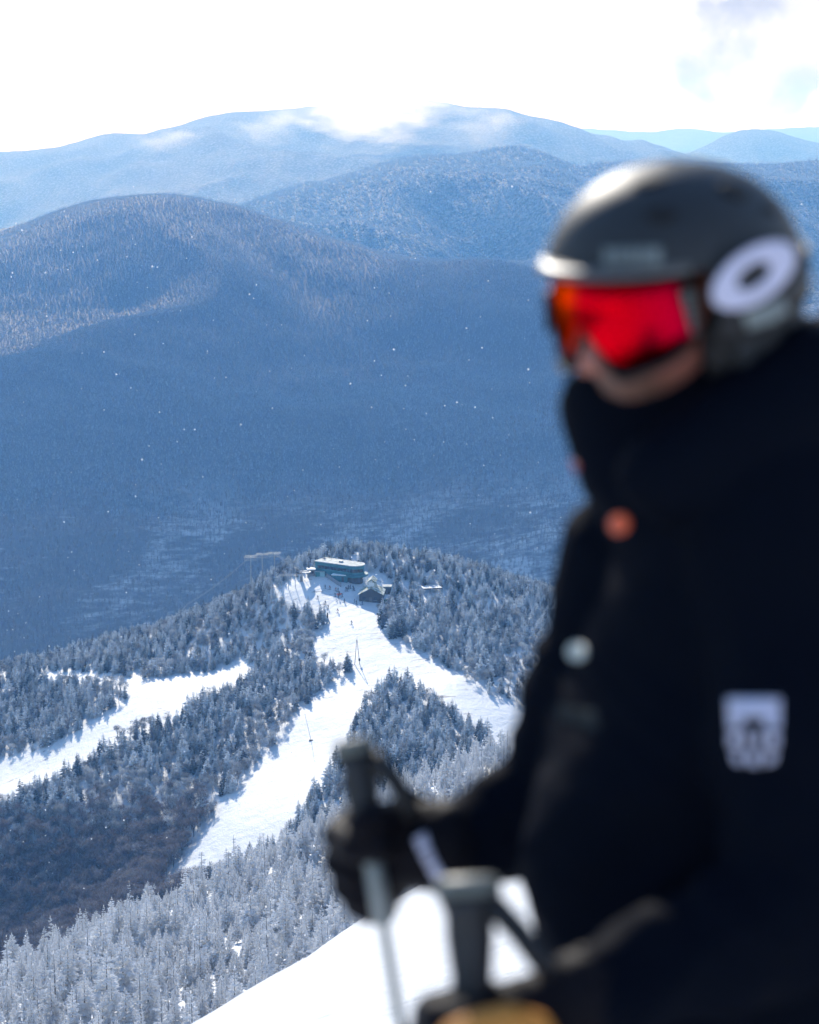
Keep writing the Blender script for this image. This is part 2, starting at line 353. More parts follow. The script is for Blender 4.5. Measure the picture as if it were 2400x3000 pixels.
M_fardk = crown_mat('distant_needles', (0.012, 0.018, 0.022), (0.42, 0.46, 0.52), 0.74, 1.40, 0.25, 0.75, 0.15, True, 0.15)

class MB:
    def __init__(s): s.v = []; s.f = []; s.mi = []; s.cur = 0
    def face(s, *idx): s.f.append(tuple(idx)); s.mi.append(s.cur)
    def add(s, *pts):
        k = len(s.v); s.v.extend(tuple(p) for p in pts); return list(range(k, k + len(pts)))
    def kite(s, b, d, up, ln, wd, th):
        d = d.normalized(); side = d.cross(up).normalized(); n = side.cross(d)
        m = b + d * ln * 0.5
        i = s.add(b, m + side * wd, b + d * ln, m - side * wd, m + n * th)
        s.face(i[0], i[1], i[4]); s.face(i[1], i[2], i[4]); s.face(i[2], i[3], i[4]); s.face(i[3], i[0], i[4])
    def tube(s, pts, rads, n=6, cap=True):
        rings = []
        for k, p in enumerate(pts):
            p = Vector(p); a = Vector(pts[max(0, k - 1)]); c = Vector(pts[min(len(pts) - 1, k + 1)])
            d = (c - a).normalized(); x = d.orthogonal().normalized(); y = d.cross(x)
            if k and rings: pass
            rings.append(s.add(*[p + (x * math.cos(2 * math.pi * j / n) + y * math.sin(2 * math.pi * j / n)) * rads[k] for j in range(n)]))
        for a, c in zip(rings, rings[1:]):
            for j in range(n): s.face(a[j], a[(j + 1) % n], c[(j + 1) % n], c[j])
        if cap: s.face(*reversed(rings[0])); s.face(*rings[-1])
    def box(s, lo, hi, M=None):
        p = [Vector((x, y, z)) for x in (lo[0], hi[0]) for y in (lo[1], hi[1]) for z in (lo[2], hi[2])]
        if M is not None: p = [M @ q for q in p]
        i = s.add(*p)
        for f in ((0, 1, 3, 2), (4, 6, 7, 5), (0, 4, 5, 1), (2, 3, 7, 6), (0, 2, 6, 4), (1, 5, 7, 3)): s.face(*[i[k] for k in f])
    def mesh(s, name, mats, smooth=False):
        me = bpy.data.meshes.new(name); me.from_pydata(s.v, [], s.f)
        for m in (mats if isinstance(mats, (list, tuple)) else [mats]): me.materials.append(m)
        me.polygons.foreach_set('material_index', s.mi)
        if smooth: me.polygons.foreach_set('use_smooth', [True] * len(me.polygons))
        me.update(); return me
    def build(s, name, mats, parent=None, smooth=False):
        return link(name, s.mesh(name, mats, smooth), None, parent)
UP = Vector((0, 0, 1))
def conifer(seed, whorls=17, boughs=7, sub=True, wr=0.20, ragged=0.25, bare=0.06, dead=0.0):
    """unit-height spruce: crown mesh builder and trunk mesh builder"""
    r = random.Random(seed); c = MB(); tr = MB()
    lean = Vector((r.uniform(-.02, .02), r.uniform(-.02, .02), 0))
    tr.tube([(0, 0, -0.06), lean * 0.5 + UP * 0.5, lean + UP * 0.97], [0.017, 0.011, 0.003], 6)
    for k in range(whorls):
        q = k / (whorls - 1); z = bare + (0.985 - bare) * q ** 0.92
        rad = wr * ((1 - q) ** 0.78) * (0.72 if q < 0.08 else 1) + 0.012
        nb = max(4, int(boughs * (1 - 0.45 * q)))
        a0 = r.uniform(0, 7)
        for j in range(nb):
            if r.random() < dead: continue
            a = a0 + 2 * math.pi * (j + r.uniform(-.3, .3)) / nb
            ln = rad * r.uniform(1 - ragged * 1.6, 1 + ragged)
            droop = -0.12 + 0.42 * q + r.uniform(-.15, .15)
            d = Vector((math.cos(a), math.sin(a), droop)).normalized()
            b = lean * z + UP * z
            c.kite(b, d, UP, ln, ln * 0.30, ln * 0.13 + 0.006)
            if sub:
                for sgn in (-1, 1):
                    d2 = (Matrix.Rotation(sgn * r.uniform(0.5, 0.9), 3, 'Z') @ d) + Vector((0, 0, r.uniform(-.2, .1)))
                    c.kite(b + d * ln * r.uniform(0.25, 0.5), d2, UP, ln * r.uniform(0.4, 0.6), ln * 0.13, ln * 0.08 + 0.004)
                if r.random() < 0.6:
                    c.kite(b + d * ln * 0.55 - UP * 0.004, d + Vector((r.uniform(-.3, .3), r.uniform(-.3, .3), -0.8)), UP, ln * 0.4, ln * 0.12, ln * 0.07)
    c.kite(lean + UP * 0.94, UP + lean, Vector((1, 0, 0)), 0.075, 0.008, 0.007)
    return c, tr
def hardwood(seed, twigs=420, wid=0.42, crown_lo=0.25, twl=0.12, tww=0.010):
    """unit-height leafless round-crowned tree: limbs and frost-coated twig sprays spread through the crown volume"""
    r = random.Random(seed); c = MB(); tr = MB()
    tr.tube([(0, 0, -0.06), (r.uniform(-.02, .02), r.uniform(-.02, .02), 0.35), (r.uniform(-.04, .04), r.uniform(-.04, .04), 0.7)], [0.020, 0.014, 0.006], 5)
    cz = (1 + crown_lo) / 2; hz = (1 - crown_lo) / 2
    lobes = []
    for k in range(9):
        a, zz, rr = r.uniform(0, 6.3), r.uniform(-.75, .8), r.uniform(0.3, 0.75)
        e = math.sqrt(max(0, 1 - zz * zz)) * rr
        p = Vector((wid * math.cos(a) * e, wid * math.sin(a) * e, cz + hz * zz)); lobes.append(p)
        s0 = Vector((0, 0, r.uniform(0.18, 0.42)))
        tr.tube([s0, s0.lerp(p, 0.5) + UP * 0.02, p], [0.009, 0.006, 0.003], 4, False)
    for k in range(twigs):
        l = r.choice(lobes)
        v = Vector((r.gauss(0, 1), r.gauss(0, 1), r.gauss(0.15, 0.9))).normalized()
        p = l + Vector((v.x * wid * 0.42, v.y * wid * 0.42, v.z * hz * 0.5)) * (r.random() ** 0.4)
        d = (v + Vector((0, 0, 0.55)) + Vector((r.uniform(-.5, .5), r.uniform(-.5, .5), r.uniform(-.3, .3)))).normalized()
        ln = twl * r.uniform(0.6, 1.3); sd = d.cross(Vector((r.uniform(-1, 1), r.uniform(-1, 1), r.uniform(-1, 1)))).normalized() * tww * r.uniform(.7, 1.4)
        n = d.cross(sd).normalized() * tww
        q = p - d * ln * 0.5
        i = c.add(q, p + sd, q + d * ln, p - sd, p + n)
        c.face(i[0], i[1], i[2], i[3]); c.face(i[0], i[4], i[2])
    return c, tr
def merge(c, tr):
    m = MB(); m.v = list(c.v); m.f = list(c.f); m.mi = [0] * len(c.f)
    k = len(m.v); m.v += tr.v
    for f in tr.f: m.f.append(tuple(i + k for i in f)); m.mi.append(1)
    return m
def source_collection(name, meshes):
    cc = bpy.data.collections.new(name)
    for i, me in enumerate(meshes):
        o = bpy.data.objects.new('%s_%02d' % (name, i), me); cc.objects.link(o)
    return cc
def scatter(name, pts, scale, rot, idx, coll, label, cat):
    """one object: points that carry tree copies through a geometry-node modifier"""
    me = bpy.data.meshes.new(name); n = len(pts)
    me.vertices.add(n); me.vertices.foreach_set('co', np.asarray(pts, np.float32).ravel())
    for an, ty, dat in (('size', 'FLOAT', scale), ('turn', 'FLOAT', rot), ('pick', 'INT', idx)):
        at = me.attributes.new(an, ty, 'POINT'); at.data.foreach_set('value', np.asarray(dat, np.int32 if ty == 'INT' else np.float32))
    o = link(name, me)
    g = bpy.data.node_groups.new(name, 'GeometryNodeTree')
    g.interface.new_socket('Geometry', in_out='INPUT', socket_type='NodeSocketGeometry'); g.interface.new_socket('Geometry', in_out='OUTPUT', socket_type='NodeSocketGeometry')
    gi, go = g.nodes.new('NodeGroupInput'), g.nodes.new('NodeGroupOutput')
    ip = g.nodes.new('GeometryNodeInstanceOnPoints'); ci = g.nodes.new('GeometryNodeCollectionInfo')
    ci.inputs['Collection'].default_value = coll; ci.inputs['Separate Children'].default_value = True; ci.inputs['Reset Children'].default_value = True
    def na(nm, ty):
        x = g.nodes.new('GeometryNodeInputNamedAttribute'); x.data_type = ty; x.inputs['Name'].default_value = nm; return x.outputs['Attribute']
    cx = g.nodes.new('ShaderNodeCombineXYZ'); g.links.new(na('turn', 'FLOAT'), cx.inputs['Z'])
    ip.inputs['Pick Instance'].default_value = True
    g.links.new(gi.outputs[0], ip.inputs['Points']); g.links.new(ci.outputs[0], ip.inputs['Instance'])
    g.links.new(na('pick', 'INT'), ip.inputs['Instance Index']); g.links.new(na('size', 'FLOAT'), ip.inputs['Scale']); g.links.new(cx.outputs[0], ip.inputs['Rotation'])
    g.links.new(ip.outputs[0], go.inputs[0])
    md = o.modifiers.new('trees', 'NODES'); md.node_group = g
    return tag(o, label, cat, None, 'stuff')

# --- where the runs are: outlines walked on the ground
def ground_poly(pix, y0=420): return np.array([tuple(hit(u, v, y0))[:2] for u, v in pix])
def inside(x, y, poly):
    r = np.zeros(x.shape, bool); n = len(poly)
    for i in range(n):
        (x0, y0), (x1, y1) = poly[i], poly[i - 1]
        if y0 == y1: continue
        c = ((y0 > y) != (y1 > y)) & (x < (x1 - x0) * (y - y0) / (y1 - y0) + x0); r ^= c
    return r
RUNS = [
    [(596, 1237), (640, 1214), (665, 1212), (690, 1210), (780, 1212), (830, 1225), (822, 1272), (792, 1290), (800, 1325), (840, 1355), (880, 1385), (860, 1438), (820, 1436), (780, 1476), (745, 1530), (722, 1585), (690, 1630), (650, 1685), (615, 1730), (585, 1785),
     (480, 1830), (420, 1865), (330, 1900), (345, 1852), (390, 1792), (440, 1732), (500, 1662), (550, 1602), (600, 1540), (640, 1490), (690, 1442), (748, 1408), (700, 1400), (650, 1388), (655, 1365), (675, 1330), (692, 1302), (610, 1264)],
    [(780, 1300), (800, 1325), (840, 1355), (880, 1370), (930, 1393), (972, 1428), (1022, 1457), (1072, 1482), (1132, 1517), (1210, 1568), (1185, 1690), (1105, 1655), (1088, 1625), (1030, 1552), (960, 1508), (905, 1462), (860, 1442), (800, 1434), (745, 1385)],
    [(515, 1391), (470, 1405), (400, 1420), (300, 1433), (215, 1418), (80, 1413), (85, 1438), (210, 1441), (265, 1452), (270, 1470), (200, 1517), (120, 1564), (35, 1594), (-60, 1620), (-60, 1730), (35, 1692), (100, 1655), (170, 1625), (230, 1568), (300, 1528), (360, 1520), (430, 1480), (515, 1438), (545, 1402)],
]
RUNP = [ground_poly(p) for p in RUNS]
CLEAR = [ground_poly([(578, 1246), (600, 1226), (662, 1210), (668, 1276), (612, 1284)], 700), ground_poly([(655, 1222), (655, 1206), (700, 1203), (800, 1208), (835, 1236), (812, 1275), (750, 1262)], 700), ground_poly([(882, 1262), (885, 1240), (940, 1236), (948, 1262)], 700)]
def on_run(x, y):
    k = np.zeros(x.shape, bool)
    for p in RUNP + CLEAR: k |= inside(x, y, p)
    return k
rng = np.random.default_rng(11)
def jitter_grid(x0, x1, y0, y1, st):
    X, Y = np.meshgrid(np.arange(x0, x1, st), np.arange(y0, y1, st))
    X = X + rng.uniform(-.48, .48, X.shape) * st; Y = Y + rng.uniform(-.48, .48, X.shape) * st
    return X.ravel(), Y.ravel()
def in_view(x, y, pad): return np.abs(x) < 0.2054 * y * (1.03 if pad < 50 else 1.3) + pad

# --- near shoulder: rime-covered spruces
def shoulder(x, y):               # the near spur in front of the ravine
    z = mid_h(x, y); u, v, d = project(x, y, z)
    lim = np.interp(u, [-400, 40, 230, 330, 480, 600, 750, 900, 1080, 1400], [2080, 2020, 1945, 1905, 1840, 1800, 1735, 1690, 1635, 1600])
    return (y < 480), z, u, v, d
X, Y = jitter_grid(-130, 130, 70, 480, 3.7)
k = in_view(X, Y, 14); X, Y = X[k], Y[k]
k, Z, U, V_, D = shoulder(X, Y)
k &= ~on_run(X, Y) & (fg_h(X, Y) < Z + 30) & (Y > 165)
dens = fbm(X / 17, Y / 17, 3); k &= rng.random(len(X)) < 0.80 + dens * 0.5
X, Y, Z, U, V_, D = [a[k] for a in (X, Y, Z, U, V_, D)]
NH = np.clip(rng.gamma(5.5, 0.72, len(X)) + 1.2, 1.6, 8.2)
XS, YS = jitter_grid(-110, 110, 170, 470, 2.0)             # young rime-covered growth between the tall ones
k = in_view(XS, YS, 10) & (rng.random(len(XS)) < 0.75); XS, YS = XS[k], YS[k]; k = ~on_run(XS, YS); XS, YS = XS[k], YS[k]; ZS = mid_h(XS, YS); us_, vs_, ds_ = project(XS, YS, ZS)
X, Y, Z, U, V_, D = [np.r_[a, b] for a, b in ((X, XS), (Y, YS), (Z, ZS), (U, us_), (V_, vs_), (D, ds_))]
NH = np.r_[NH, np.clip(rng.gamma(4, 0.38, len(XS)) + 0.5, 0.6, 3.2)]
near = dict(x=X, y=Y, z=Z, h=NH, u=U, v=V_, d=D)
rime_vars = [conifer(100 + i, 18, 8, True, 0.24 if i < 5 else 0.30, 0.28, 0.05 + 0.04 * (i % 3), 0.08 * (i % 3)) for i in range(8)]
snag = [conifer(130 + i, 15, 4, True, 0.17, 0.5, 0.22, 0.35) for i in range(2)]
rime_vars += snag
# --- middle woods
X, Y = jitter_grid(-215, 215, 560, 905, 2.3)
k = in_view(X, Y, 12); X, Y = X[k], Y[k]; Z = mid_h(X, Y); U, V_, D = project(X, Y, Z)
k = ~on_run(X, Y) & ~shoulder(X, Y)[0]
X, Y, Z, U, V_, D = [a[k] for a in (X, Y, Z, U, V_, D)]
# hardwood share: the dark lower left wood, patches elsewhere
hw = 0.10 + 0.9 * np.clip((V_ - np.interp(U, [0, 100, 350, 500, 600], [1690, 1690, 1610, 1590, 1560])) / 70, 0, 1) * np.clip((520 - U) / 120, 0, 1)
hw = hw + 0.7 * np.clip((fbm(X / 26 + 9, Y / 40, 3) - 0.10) * 5, 0, 1) * np.clip((V_ - 1290) / 60, 0.25, 1)
ravine = np.clip((V_ - np.interp(U, [0, 150, 300, 420, 480], [1660, 1640, 1640, 1660, 1720]) + fbm(X / 22 + 31, Y / 22, 3) * 110) / 190, 0, 1) * np.clip((500 - U) / 100, 0, 1)
is_hw = rng.random(len(X)) < hw
keep = np.where(is_hw, rng.random(len(X)) < 0.42 + 0.5 * ravine, rng.random(len(X)) < 0.78)
X, Y, Z, U, V_, D, is_hw, ravine = [a[keep] for a in (X, Y, Z, U, V_, D, is_hw, ravine)]
HH = np.where(is_hw, rng.uniform(2.8, 5.0, len(X)) + ravine * 2.2, np.clip(rng.gamma(7, 0.52, len(X)) + 1.4, 1.9, 7.6) + ravine * 1.5)
HH *= np.where(V_ < 1290, 0.92, 1.0) * np.where((U < 560) & (V_ > 1420), 1.12, 1.0)
mid = dict(x=X, y=Y, z=Z, h=HH, u=U, v=V_, d=D, hw=is_hw, rav=np.where(rng.random(len(X)) < ravine * 1.15, 1.0, 0.0))
spr_vars = [conifer(200 + i, 14, 7, True, 0.25 + 0.05 * (i % 3), 0.3, 0.03) for i in range(8)]
hwd_vars = [hardwood(300 + i, 460, 0.40 + 0.05 * (i % 3)) for i in range(5)]
brn_vars = [hardwood(320 + i, 460, 0.40 + 0.04 * (i % 3), 0.3, 0.13, 0.009) for i in range(5)]
# --- the biggest ones in view become single trees, the rest one wood each
def split_top(dd, n, mask, kind_ok):
    px = dd['h'] * F / dd['d']
    vis = mask & (dd['u'] > 5) & (dd['u'] < 1120) & kind_ok & (dd['v'] - px < 2150)
    order = np.argsort(-np.where(vis, px, -1)); top = np.zeros(len(px), bool); top[order[:min(n, vis.sum())]] = True
    return top
def crest_hidden(x, y, z, h):     # does the foreground slope hide the whole tree?
    o = np.zeros(x.shape, bool)
    for q in np.linspace(0.05, 0.98, 60):
        o |= fg_h(x * q, y * q) > (z + h * 0.85) * q
    return o
near['hid'] = crest_hidden(near['x'], near['y'], near['z'], near['h'])
def tree(name, label, group, cat, loc, h, wx, rz, cme, tme):
    r = empty(name, loc, rz); r.scale = (h * wx, h * wx, h)
    tag(r, label, cat, group)
    link('trunk', tme, None, r); link('crown', cme, None, r)
    return r
rime_me = [(c.mesh('rime_crown', [M_rime]), t_.mesh('spruce_trunk', [M_rbark])) for c, t_ in rime_vars]
spr_me = [(c.mesh('spruce_crown', [M_spr]), t_.mesh('spruce_trunk', [M_bark])) for c, t_ in spr_vars]
hwd_me = [(c.mesh('twig_crown', [M_twig]), t_.mesh('birch_trunk', [M_birch])) for c, t_ in hwd_vars]
brn_me = [(c.mesh('brown_twig_crown', [M_brown]), t_.mesh('birch_trunk', [M_bark])) for c, t_ in brn_vars]
r_ = random.Random(5)
# marked trees seen one by one in the photograph
for (u, v, Y, h, wx, k, lab) in [
    (132, 2015, 300, 6.6, 1.45, 5, 'broad flat-topped rime-white spruce with bare lower trunk at the spur edge above the dark ravine'),
    (407, 1862, 372, 7.0, 1.05, 0, 'tall rime-white spruce standing against the pale ski run, highest point of the spur edge'),
    (88, 2030, 296, 4.6, 0.95, 1, 'slim pointed rime-white spruce just left of the broad flat-topped one'),
    (640, 1850, 340, 5.4, 0.9, 2, 'slim rime-white spruce on the near spur just left of the glove on the ski pole'),
    (395, 2085, 246, 6.0, 1.0, 3, 'full rime-white spruce beside the lower left end of the snow slope edge'),
    (265, 2095, 240, 5.2, 1.1, 4, 'stout rime-white spruce low on the spur, its top cut free against darker stems')]:
    p = hit(u, v, Y - 60, Y + 120); t_ = tree('spruce_tree', lab, 'rime covered spruces on the near spur', 'tree', p, h, wx, r_.uniform(0, 6), *rime_me[k])
    q = (near['x'] - p.x) ** 2 + (near['y'] - p.y) ** 2 > (1.6 * wx) ** 2
    near = {a: b[q] for a, b in near.items()}
top = split_top(near, 290, ~near['hid'], np.ones(len(near['x']), bool))
for i in np.nonzero(top)[0]:
    k = r_.randrange(len(rime_me)); sn = k >= 8
    tree('spruce_tree', 'thin ragged rime-coated spruce with gaps in its crown on the near spur' if sn else 'rime-white spruce among its like on the near spur below the snow slope', 'rime covered spruces on the near spur', 'tree',
         (near['x'][i], near['y'][i], near['z'][i]), near['h'][i] * (1.15 if sn else 1), r_.uniform(0.82, 1.2), r_.uniform(0, 6.3), *rime_me[k])
def scat(name, dd, sel, varlist, mats, label, cat):
    n = int(sel.sum()); cc = source_collection(name + '_kinds', [merge(c, t_).mesh(name, mats) for c, t_ in varlist])
    return scatter(name, np.c_[dd['x'], dd['y'], dd['z']][sel], dd['h'][sel], rng.uniform(0, 6.3, n), rng.integers(0, len(varlist), n), cc, label, cat)
scat('rime_spruce_wood', near, ~top, rime_vars, [M_rime, M_rbark], 'mass of rime-white spruces covering the near spur', 'trees')
topc = split_top(mid, 290, (mid['v'] < 2000), mid['hw'])
for i in np.nonzero(topc)[0]:
    k = r_.randrange(5); br = mid['rav'][i] > 0.12
    tree('hardwood_tree', 'round-crowned leafless brown-grey tree in the shaded ravine wood at lower left' if br else 'pale frosted leafless tree with a round crown in the woods beside the ski runs', 'bare round-crowned trees', 'tree',
         (mid['x'][i], mid['y'][i], mid['z'][i]), mid['h'][i], r_.uniform(0.9, 1.25), r_.uniform(0, 6.3), *(brn_me[k] if br else hwd_me[k]))
scat('frosted_spruce_wood', mid, ~mid['hw'], spr_vars, [M_spr, M_bark], 'dense frosted dark spruce woods around the ski runs and over the knoll', 'trees')
scat('bare_wood', mid, mid['hw'] & ~topc & (mid['rav'] <= 0.12), hwd_vars, [M_twig, M_birch], 'pale frosted leafless trees mixed through the spruce woods', 'trees')
scat('brown_wood', mid, mid['hw'] & ~topc & (mid['rav'] > 0.12), brn_vars, [M_brown, M_bark], 'brown-grey leafless trees filling the shaded ravine', 'trees')

# --- far woods on the mountainside across the valley
def far_tree(seed):
    r = random.Random(seed); c = MB()
    for k in range(5):
        q = k / 5; z = 0.04 + q * 0.9; rad = 0.27 * (1 - q) ** 0.8 + 0.02
        for j in range(4):
            a = 2 * math.pi * (j + r.uniform(-.3, .3)) / 4 + k
            c.kite(UP * (z + 0.05), Vector((math.cos(a), math.sin(a), -0.25 + 0.4 * q)), UP, rad * r.uniform(.8, 1.25), rad * 0.5, rad * 0.3)
    c.kite(UP * 0.85, UP, Vector((1, 0, 0)), 0.17, 0.03, 0.03)
    return c
def far_stem(seed):
    r = random.Random(seed); c = MB()
    c.tube([(0, 0, -0.05), (0, 0, 0.55), (r.uniform(-.05, .05), 0, 1.0)], [0.018, 0.014, 0.004], 3, False)
    for k in range(44):
        a = r.uniform(0, 6.3); z = r.uniform(0.4, 0.9); d = Vector((math.cos(a), math.sin(a), r.uniform(.5, 1.6))).normalized(); b = UP * z + d * r.uniform(0, .12)
        sd = d.orthogonal().normalized() * 0.011; ln = r.uniform(.15, .3); i = c.add(b - sd, b + sd, b + d * ln); c.face(*i)
    return c
c_far = source_collection('far_spruce_kinds', [far_tree(400 + i).mesh('far_spruce', [M_fardk]) for i in range(5)])
c_stem = source_collection('far_stem_kinds', [far_stem(420 + i).mesh('far_stem', [M_brown]) for i in range(5)])
X, Y = jitter_grid(-950, 950, 1560, 4420, 4.8)
k = in_view(X, Y, 60); X, Y = X[k], Y[k]
zone = fbm(X / 260 + 3, Y / 420, 4) + (2550 - Y) / 900.0           # > 0: open hardwoods on the valley side
hwz = rng.random(len(X)) < np.clip(zone * 2.5 + 0.5, 0, 1)
k = rng.random(len(X)) < np.where(hwz, 0.7, 0.95); X, Y, hwz = X[k], Y[k], hwz[k]
Z = val_h(X, Y); u, v, d = project(X, Y, Z)
k = (v > 380) & (v < 1420); X, Y, Z, hwz = X[k], Y[k], Z[k], hwz[k]
hh = np.clip(rng.gamma(9, 0.75, len(X)), 3.5, 12) * 0.72
n = int((~hwz).sum())
scatter('mountainside_spruce_forest', np.c_[X, Y, Z][~hwz], hh[~hwz], rng.uniform(0, 6.3, n), rng.integers(0, 5, n), c_far, 'blue-hazed spruce forest over the mountainside across the valley', 'forest')
n = int(hwz.sum())
scatter('valley_hardwood_forest', np.c_[X, Y, Z][hwz], hh[hwz] * 1.25, rng.uniform(0, 6.3, n), rng.integers(0, 5, n), c_stem, 'open leafless forest with snowy ground in the valley behind the knoll', 'forest')
# middle mountain
v2 = V2[18:]                      # rows in front of the crest
nr, nc = v2.shape[:2]
aa = rng.uniform(0, (nr - 1) * 0.75, 60000); bb = rng.uniform(0, nc - 1.001, 60000)
i, j = aa.astype(int), bb.astype(int); fa, fb = (aa - i)[:, None], (bb - j)[:, None]
pp = (v2[i, j] * (1 - fb) + v2[i, j + 1] * fb) * (1 - fa) + (v2[i + 1, j] * (1 - fb) + v2[i + 1, j + 1] * fb) * fa
u, v, d = project(pp[:, 0], pp[:, 1], pp[:, 2]); k = (v < 640); pp = pp[k]; n = len(pp)
scatter('middle_mountain_forest', pp, np.clip(rng.gamma(9, 1.0, n), 5, 15), rng.uniform(0, 6.3, n), rng.integers(0, 5, n), c_far, 'pale hazed forest over the middle mountain', 'forest')
# ------------------------------------------------------------------ the skier in front
from mathutils.bvhtree import BVHTree
FOOT = Vector((0.36, 2.1, float(fg_h(0.36, 2.1))))
M_jacket = mat('black_shell_fabric', (0.0038, 0.0054, 0.0105), 0.68); t = NT(M_jacket); t.b.inputs['Specular IOR Level'].default_value = 0.014; t.b.inputs['Sheen Weight'].default_value = 0.0; t.b.inputs['Sheen Roughness'].default_value = 0.5
t.bump(t.noise(420, 2, 0.6), 0.1, 0.001)
M_trouser = mat('dark_ski_trousers', (0.02, 0.022, 0.028), 0.7)
M_helmet = mat('satin_charcoal_shell', (0.026, 0.030, 0.035), 0.55, 0.0, Specular_IOR_Level=0.35)
M_brim = mat('grey_brim_plastic', (0.10, 0.10, 0.10), 0.45)
M_black = mat('black_rubber', (0.008, 0.008, 0.010), 0.6)
M_vent = mat('dark_vent_lining', (0.006, 0.006, 0.007), 0.8)
M_white = mat('white_print', (0.62, 0.60, 0.74), 0.6)
M_grey = mat('grey_print', (0.20, 0.23, 0.225), 0.6)
M_faint = mat('faint_grey_print', (0.030, 0.036, 0.040), 0.7, 0.0, Specular_IOR_Level=0.0)
M_orange = mat('orange_stud', (0.72, 0.10, 0.025), 0.45)
M_stud = mat('pale_grey_stud', (0.46, 0.50, 0.47), 0.45)
M_tan = mat('tan_leather', (0.62, 0.24, 0.035), 0.6)
M_glove = mat('black_glove_leather', (0.009, 0.008, 0.011), 0.6, 0.0, Specular_IOR_Level=0.06)
M_pole = mat('grey_pole_shaft', (0.28, 0.30, 0.29), 0.35, 0.3)
M_grip = mat('charcoal_grip_rubber', (0.018, 0.018, 0.021), 0.55)
M_cap = mat('pale_grip_cap', (0.13, 0.14, 0.125), 0.5)
M_skin = mat('wind_reddened_skin', (0.42, 0.16, 0.115), 0.5); t = NT(M_skin)
t.b.inputs['Subsurface Weight'].default_value = 0.15; t.b.inputs['Subsurface Radius'].default_value = (0.01, 0.004, 0.002)
at = t.n('ShaderNodeAttribute', attribute_name='beard'); bn = t.noise(260, 2, 0.7)
t.set(t.b.inputs['Base Color'], t.mix(t.math('MULTIPLY', at.outputs['Fac'], t.ramp(bn, 0.3, 0.62, 0.45, 1.0)), (0.44, 0.165, 0.12), (0.11, 0.065, 0.045)))
# mirrored lens: the coating runs from amber over orange and red to magenta across the lens, with a reflection painted in as its dark band
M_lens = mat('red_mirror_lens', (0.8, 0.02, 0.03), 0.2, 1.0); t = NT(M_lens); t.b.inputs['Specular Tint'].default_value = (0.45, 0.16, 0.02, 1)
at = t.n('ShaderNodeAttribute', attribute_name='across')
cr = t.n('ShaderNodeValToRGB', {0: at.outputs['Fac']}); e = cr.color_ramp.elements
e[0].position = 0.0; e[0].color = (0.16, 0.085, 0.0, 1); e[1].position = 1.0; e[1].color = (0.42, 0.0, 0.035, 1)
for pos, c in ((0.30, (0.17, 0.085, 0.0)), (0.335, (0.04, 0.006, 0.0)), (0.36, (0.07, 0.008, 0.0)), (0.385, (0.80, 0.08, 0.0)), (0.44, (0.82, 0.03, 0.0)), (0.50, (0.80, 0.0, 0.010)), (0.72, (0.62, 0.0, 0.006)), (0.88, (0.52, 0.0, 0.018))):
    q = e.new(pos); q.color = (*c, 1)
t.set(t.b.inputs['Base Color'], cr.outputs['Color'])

def child(o, root):               # parent without moving: meshes here are built in world space
    off = FOOT if root.name.startswith('goggles') else (Vector(root.location) if root.type == 'EMPTY' else Vector((0, 0, 0)))
    o.parent = root; o.matrix_parent_inverse = Matrix.Translation(-off); return o
def sphere(mb, c, r, n=10, m=7, sc=(1, 1, 1)):
    c = Vector(c); rows = []
    for j in range(1, m):
        th = math.pi * j / m
        rows.append(mb.add(*[c + Vector((r * sc[0] * math.sin(th) * math.cos(2 * math.pi * i / n), r * sc[1] * math.sin(th) * math.sin(2 * math.pi * i / n), r * sc[2] * math.cos(th))) for i in range(n)]))
    a, b = mb.add(c + Vector((0, 0, r * sc[2])), c - Vector((0, 0, r * sc[2])))
    for i in range(n):
        k = (i + 1) % n; mb.face(a, rows[0][i], rows[0][k]); mb.face(b, rows[-1][k], rows[-1][i])
        for p, q in zip(rows, rows[1:]): mb.face(p[i], q[i], q[k], p[k])
def limb(mb, pts):                # [(point, radius)...] tapered chain with round joints
    for (a, ra), (b, rb) in zip(pts, pts[1:]): mb.tube([a, b], [ra, rb], 14)
    for p, r in pts: sphere(mb, p, r, 14, 9)
def fuse(mb, voxel, it=4):        # melt the pieces into one continuous surface
    me = mb.mesh('tmp', []); o = bpy.data.objects.new('tmp', me); COL.objects.link(o)
    r = o.modifiers.new('r', 'REMESH'); r.mode = 'VOXEL'; r.voxel_size = voxel
    if it: s = o.modifiers.new('s', 'SMOOTH'); s.iterations = it; s.factor = 0.5
    dg = bpy.context.evaluated_depsgraph_get(); me2 = bpy.data.meshes.new_from_object(o.evaluated_get(dg))
    bpy.data.objects.remove(o); bpy.data.meshes.remove(me)
    me2.polygons.foreach_set('use_smooth', [True] * len(me2.polygons)); return me2
def displace(me, fn):
    n = len(me.vertices); co = np.empty(n * 3); me.vertices.foreach_get('co', co); nn = np.empty(n * 3); me.vertices.foreach_get('normal', nn)
    co = co.reshape(-1, 3); nn = nn.reshape(-1, 3); co = co + nn * fn(co)[:, None]
    me.vertices.foreach_set('co', co.ravel()); me.update()
def bvh(*objs):
    v, f = [], []
    for me in objs:
        k = len(v); v += [x.co.copy() for x in me.vertices]; f += [[i + k for i in p.vertices] for p in me.polygons]
    return BVHTree.FromPolygons(v, f)
def shoot(tree, u, v, lift=0.002):
    d = P(u, v, 1.0).normalized(); h = tree.ray_cast(Vector((0, 0, 0)), d)
    return None if h[0] is None else h[0] - d * lift
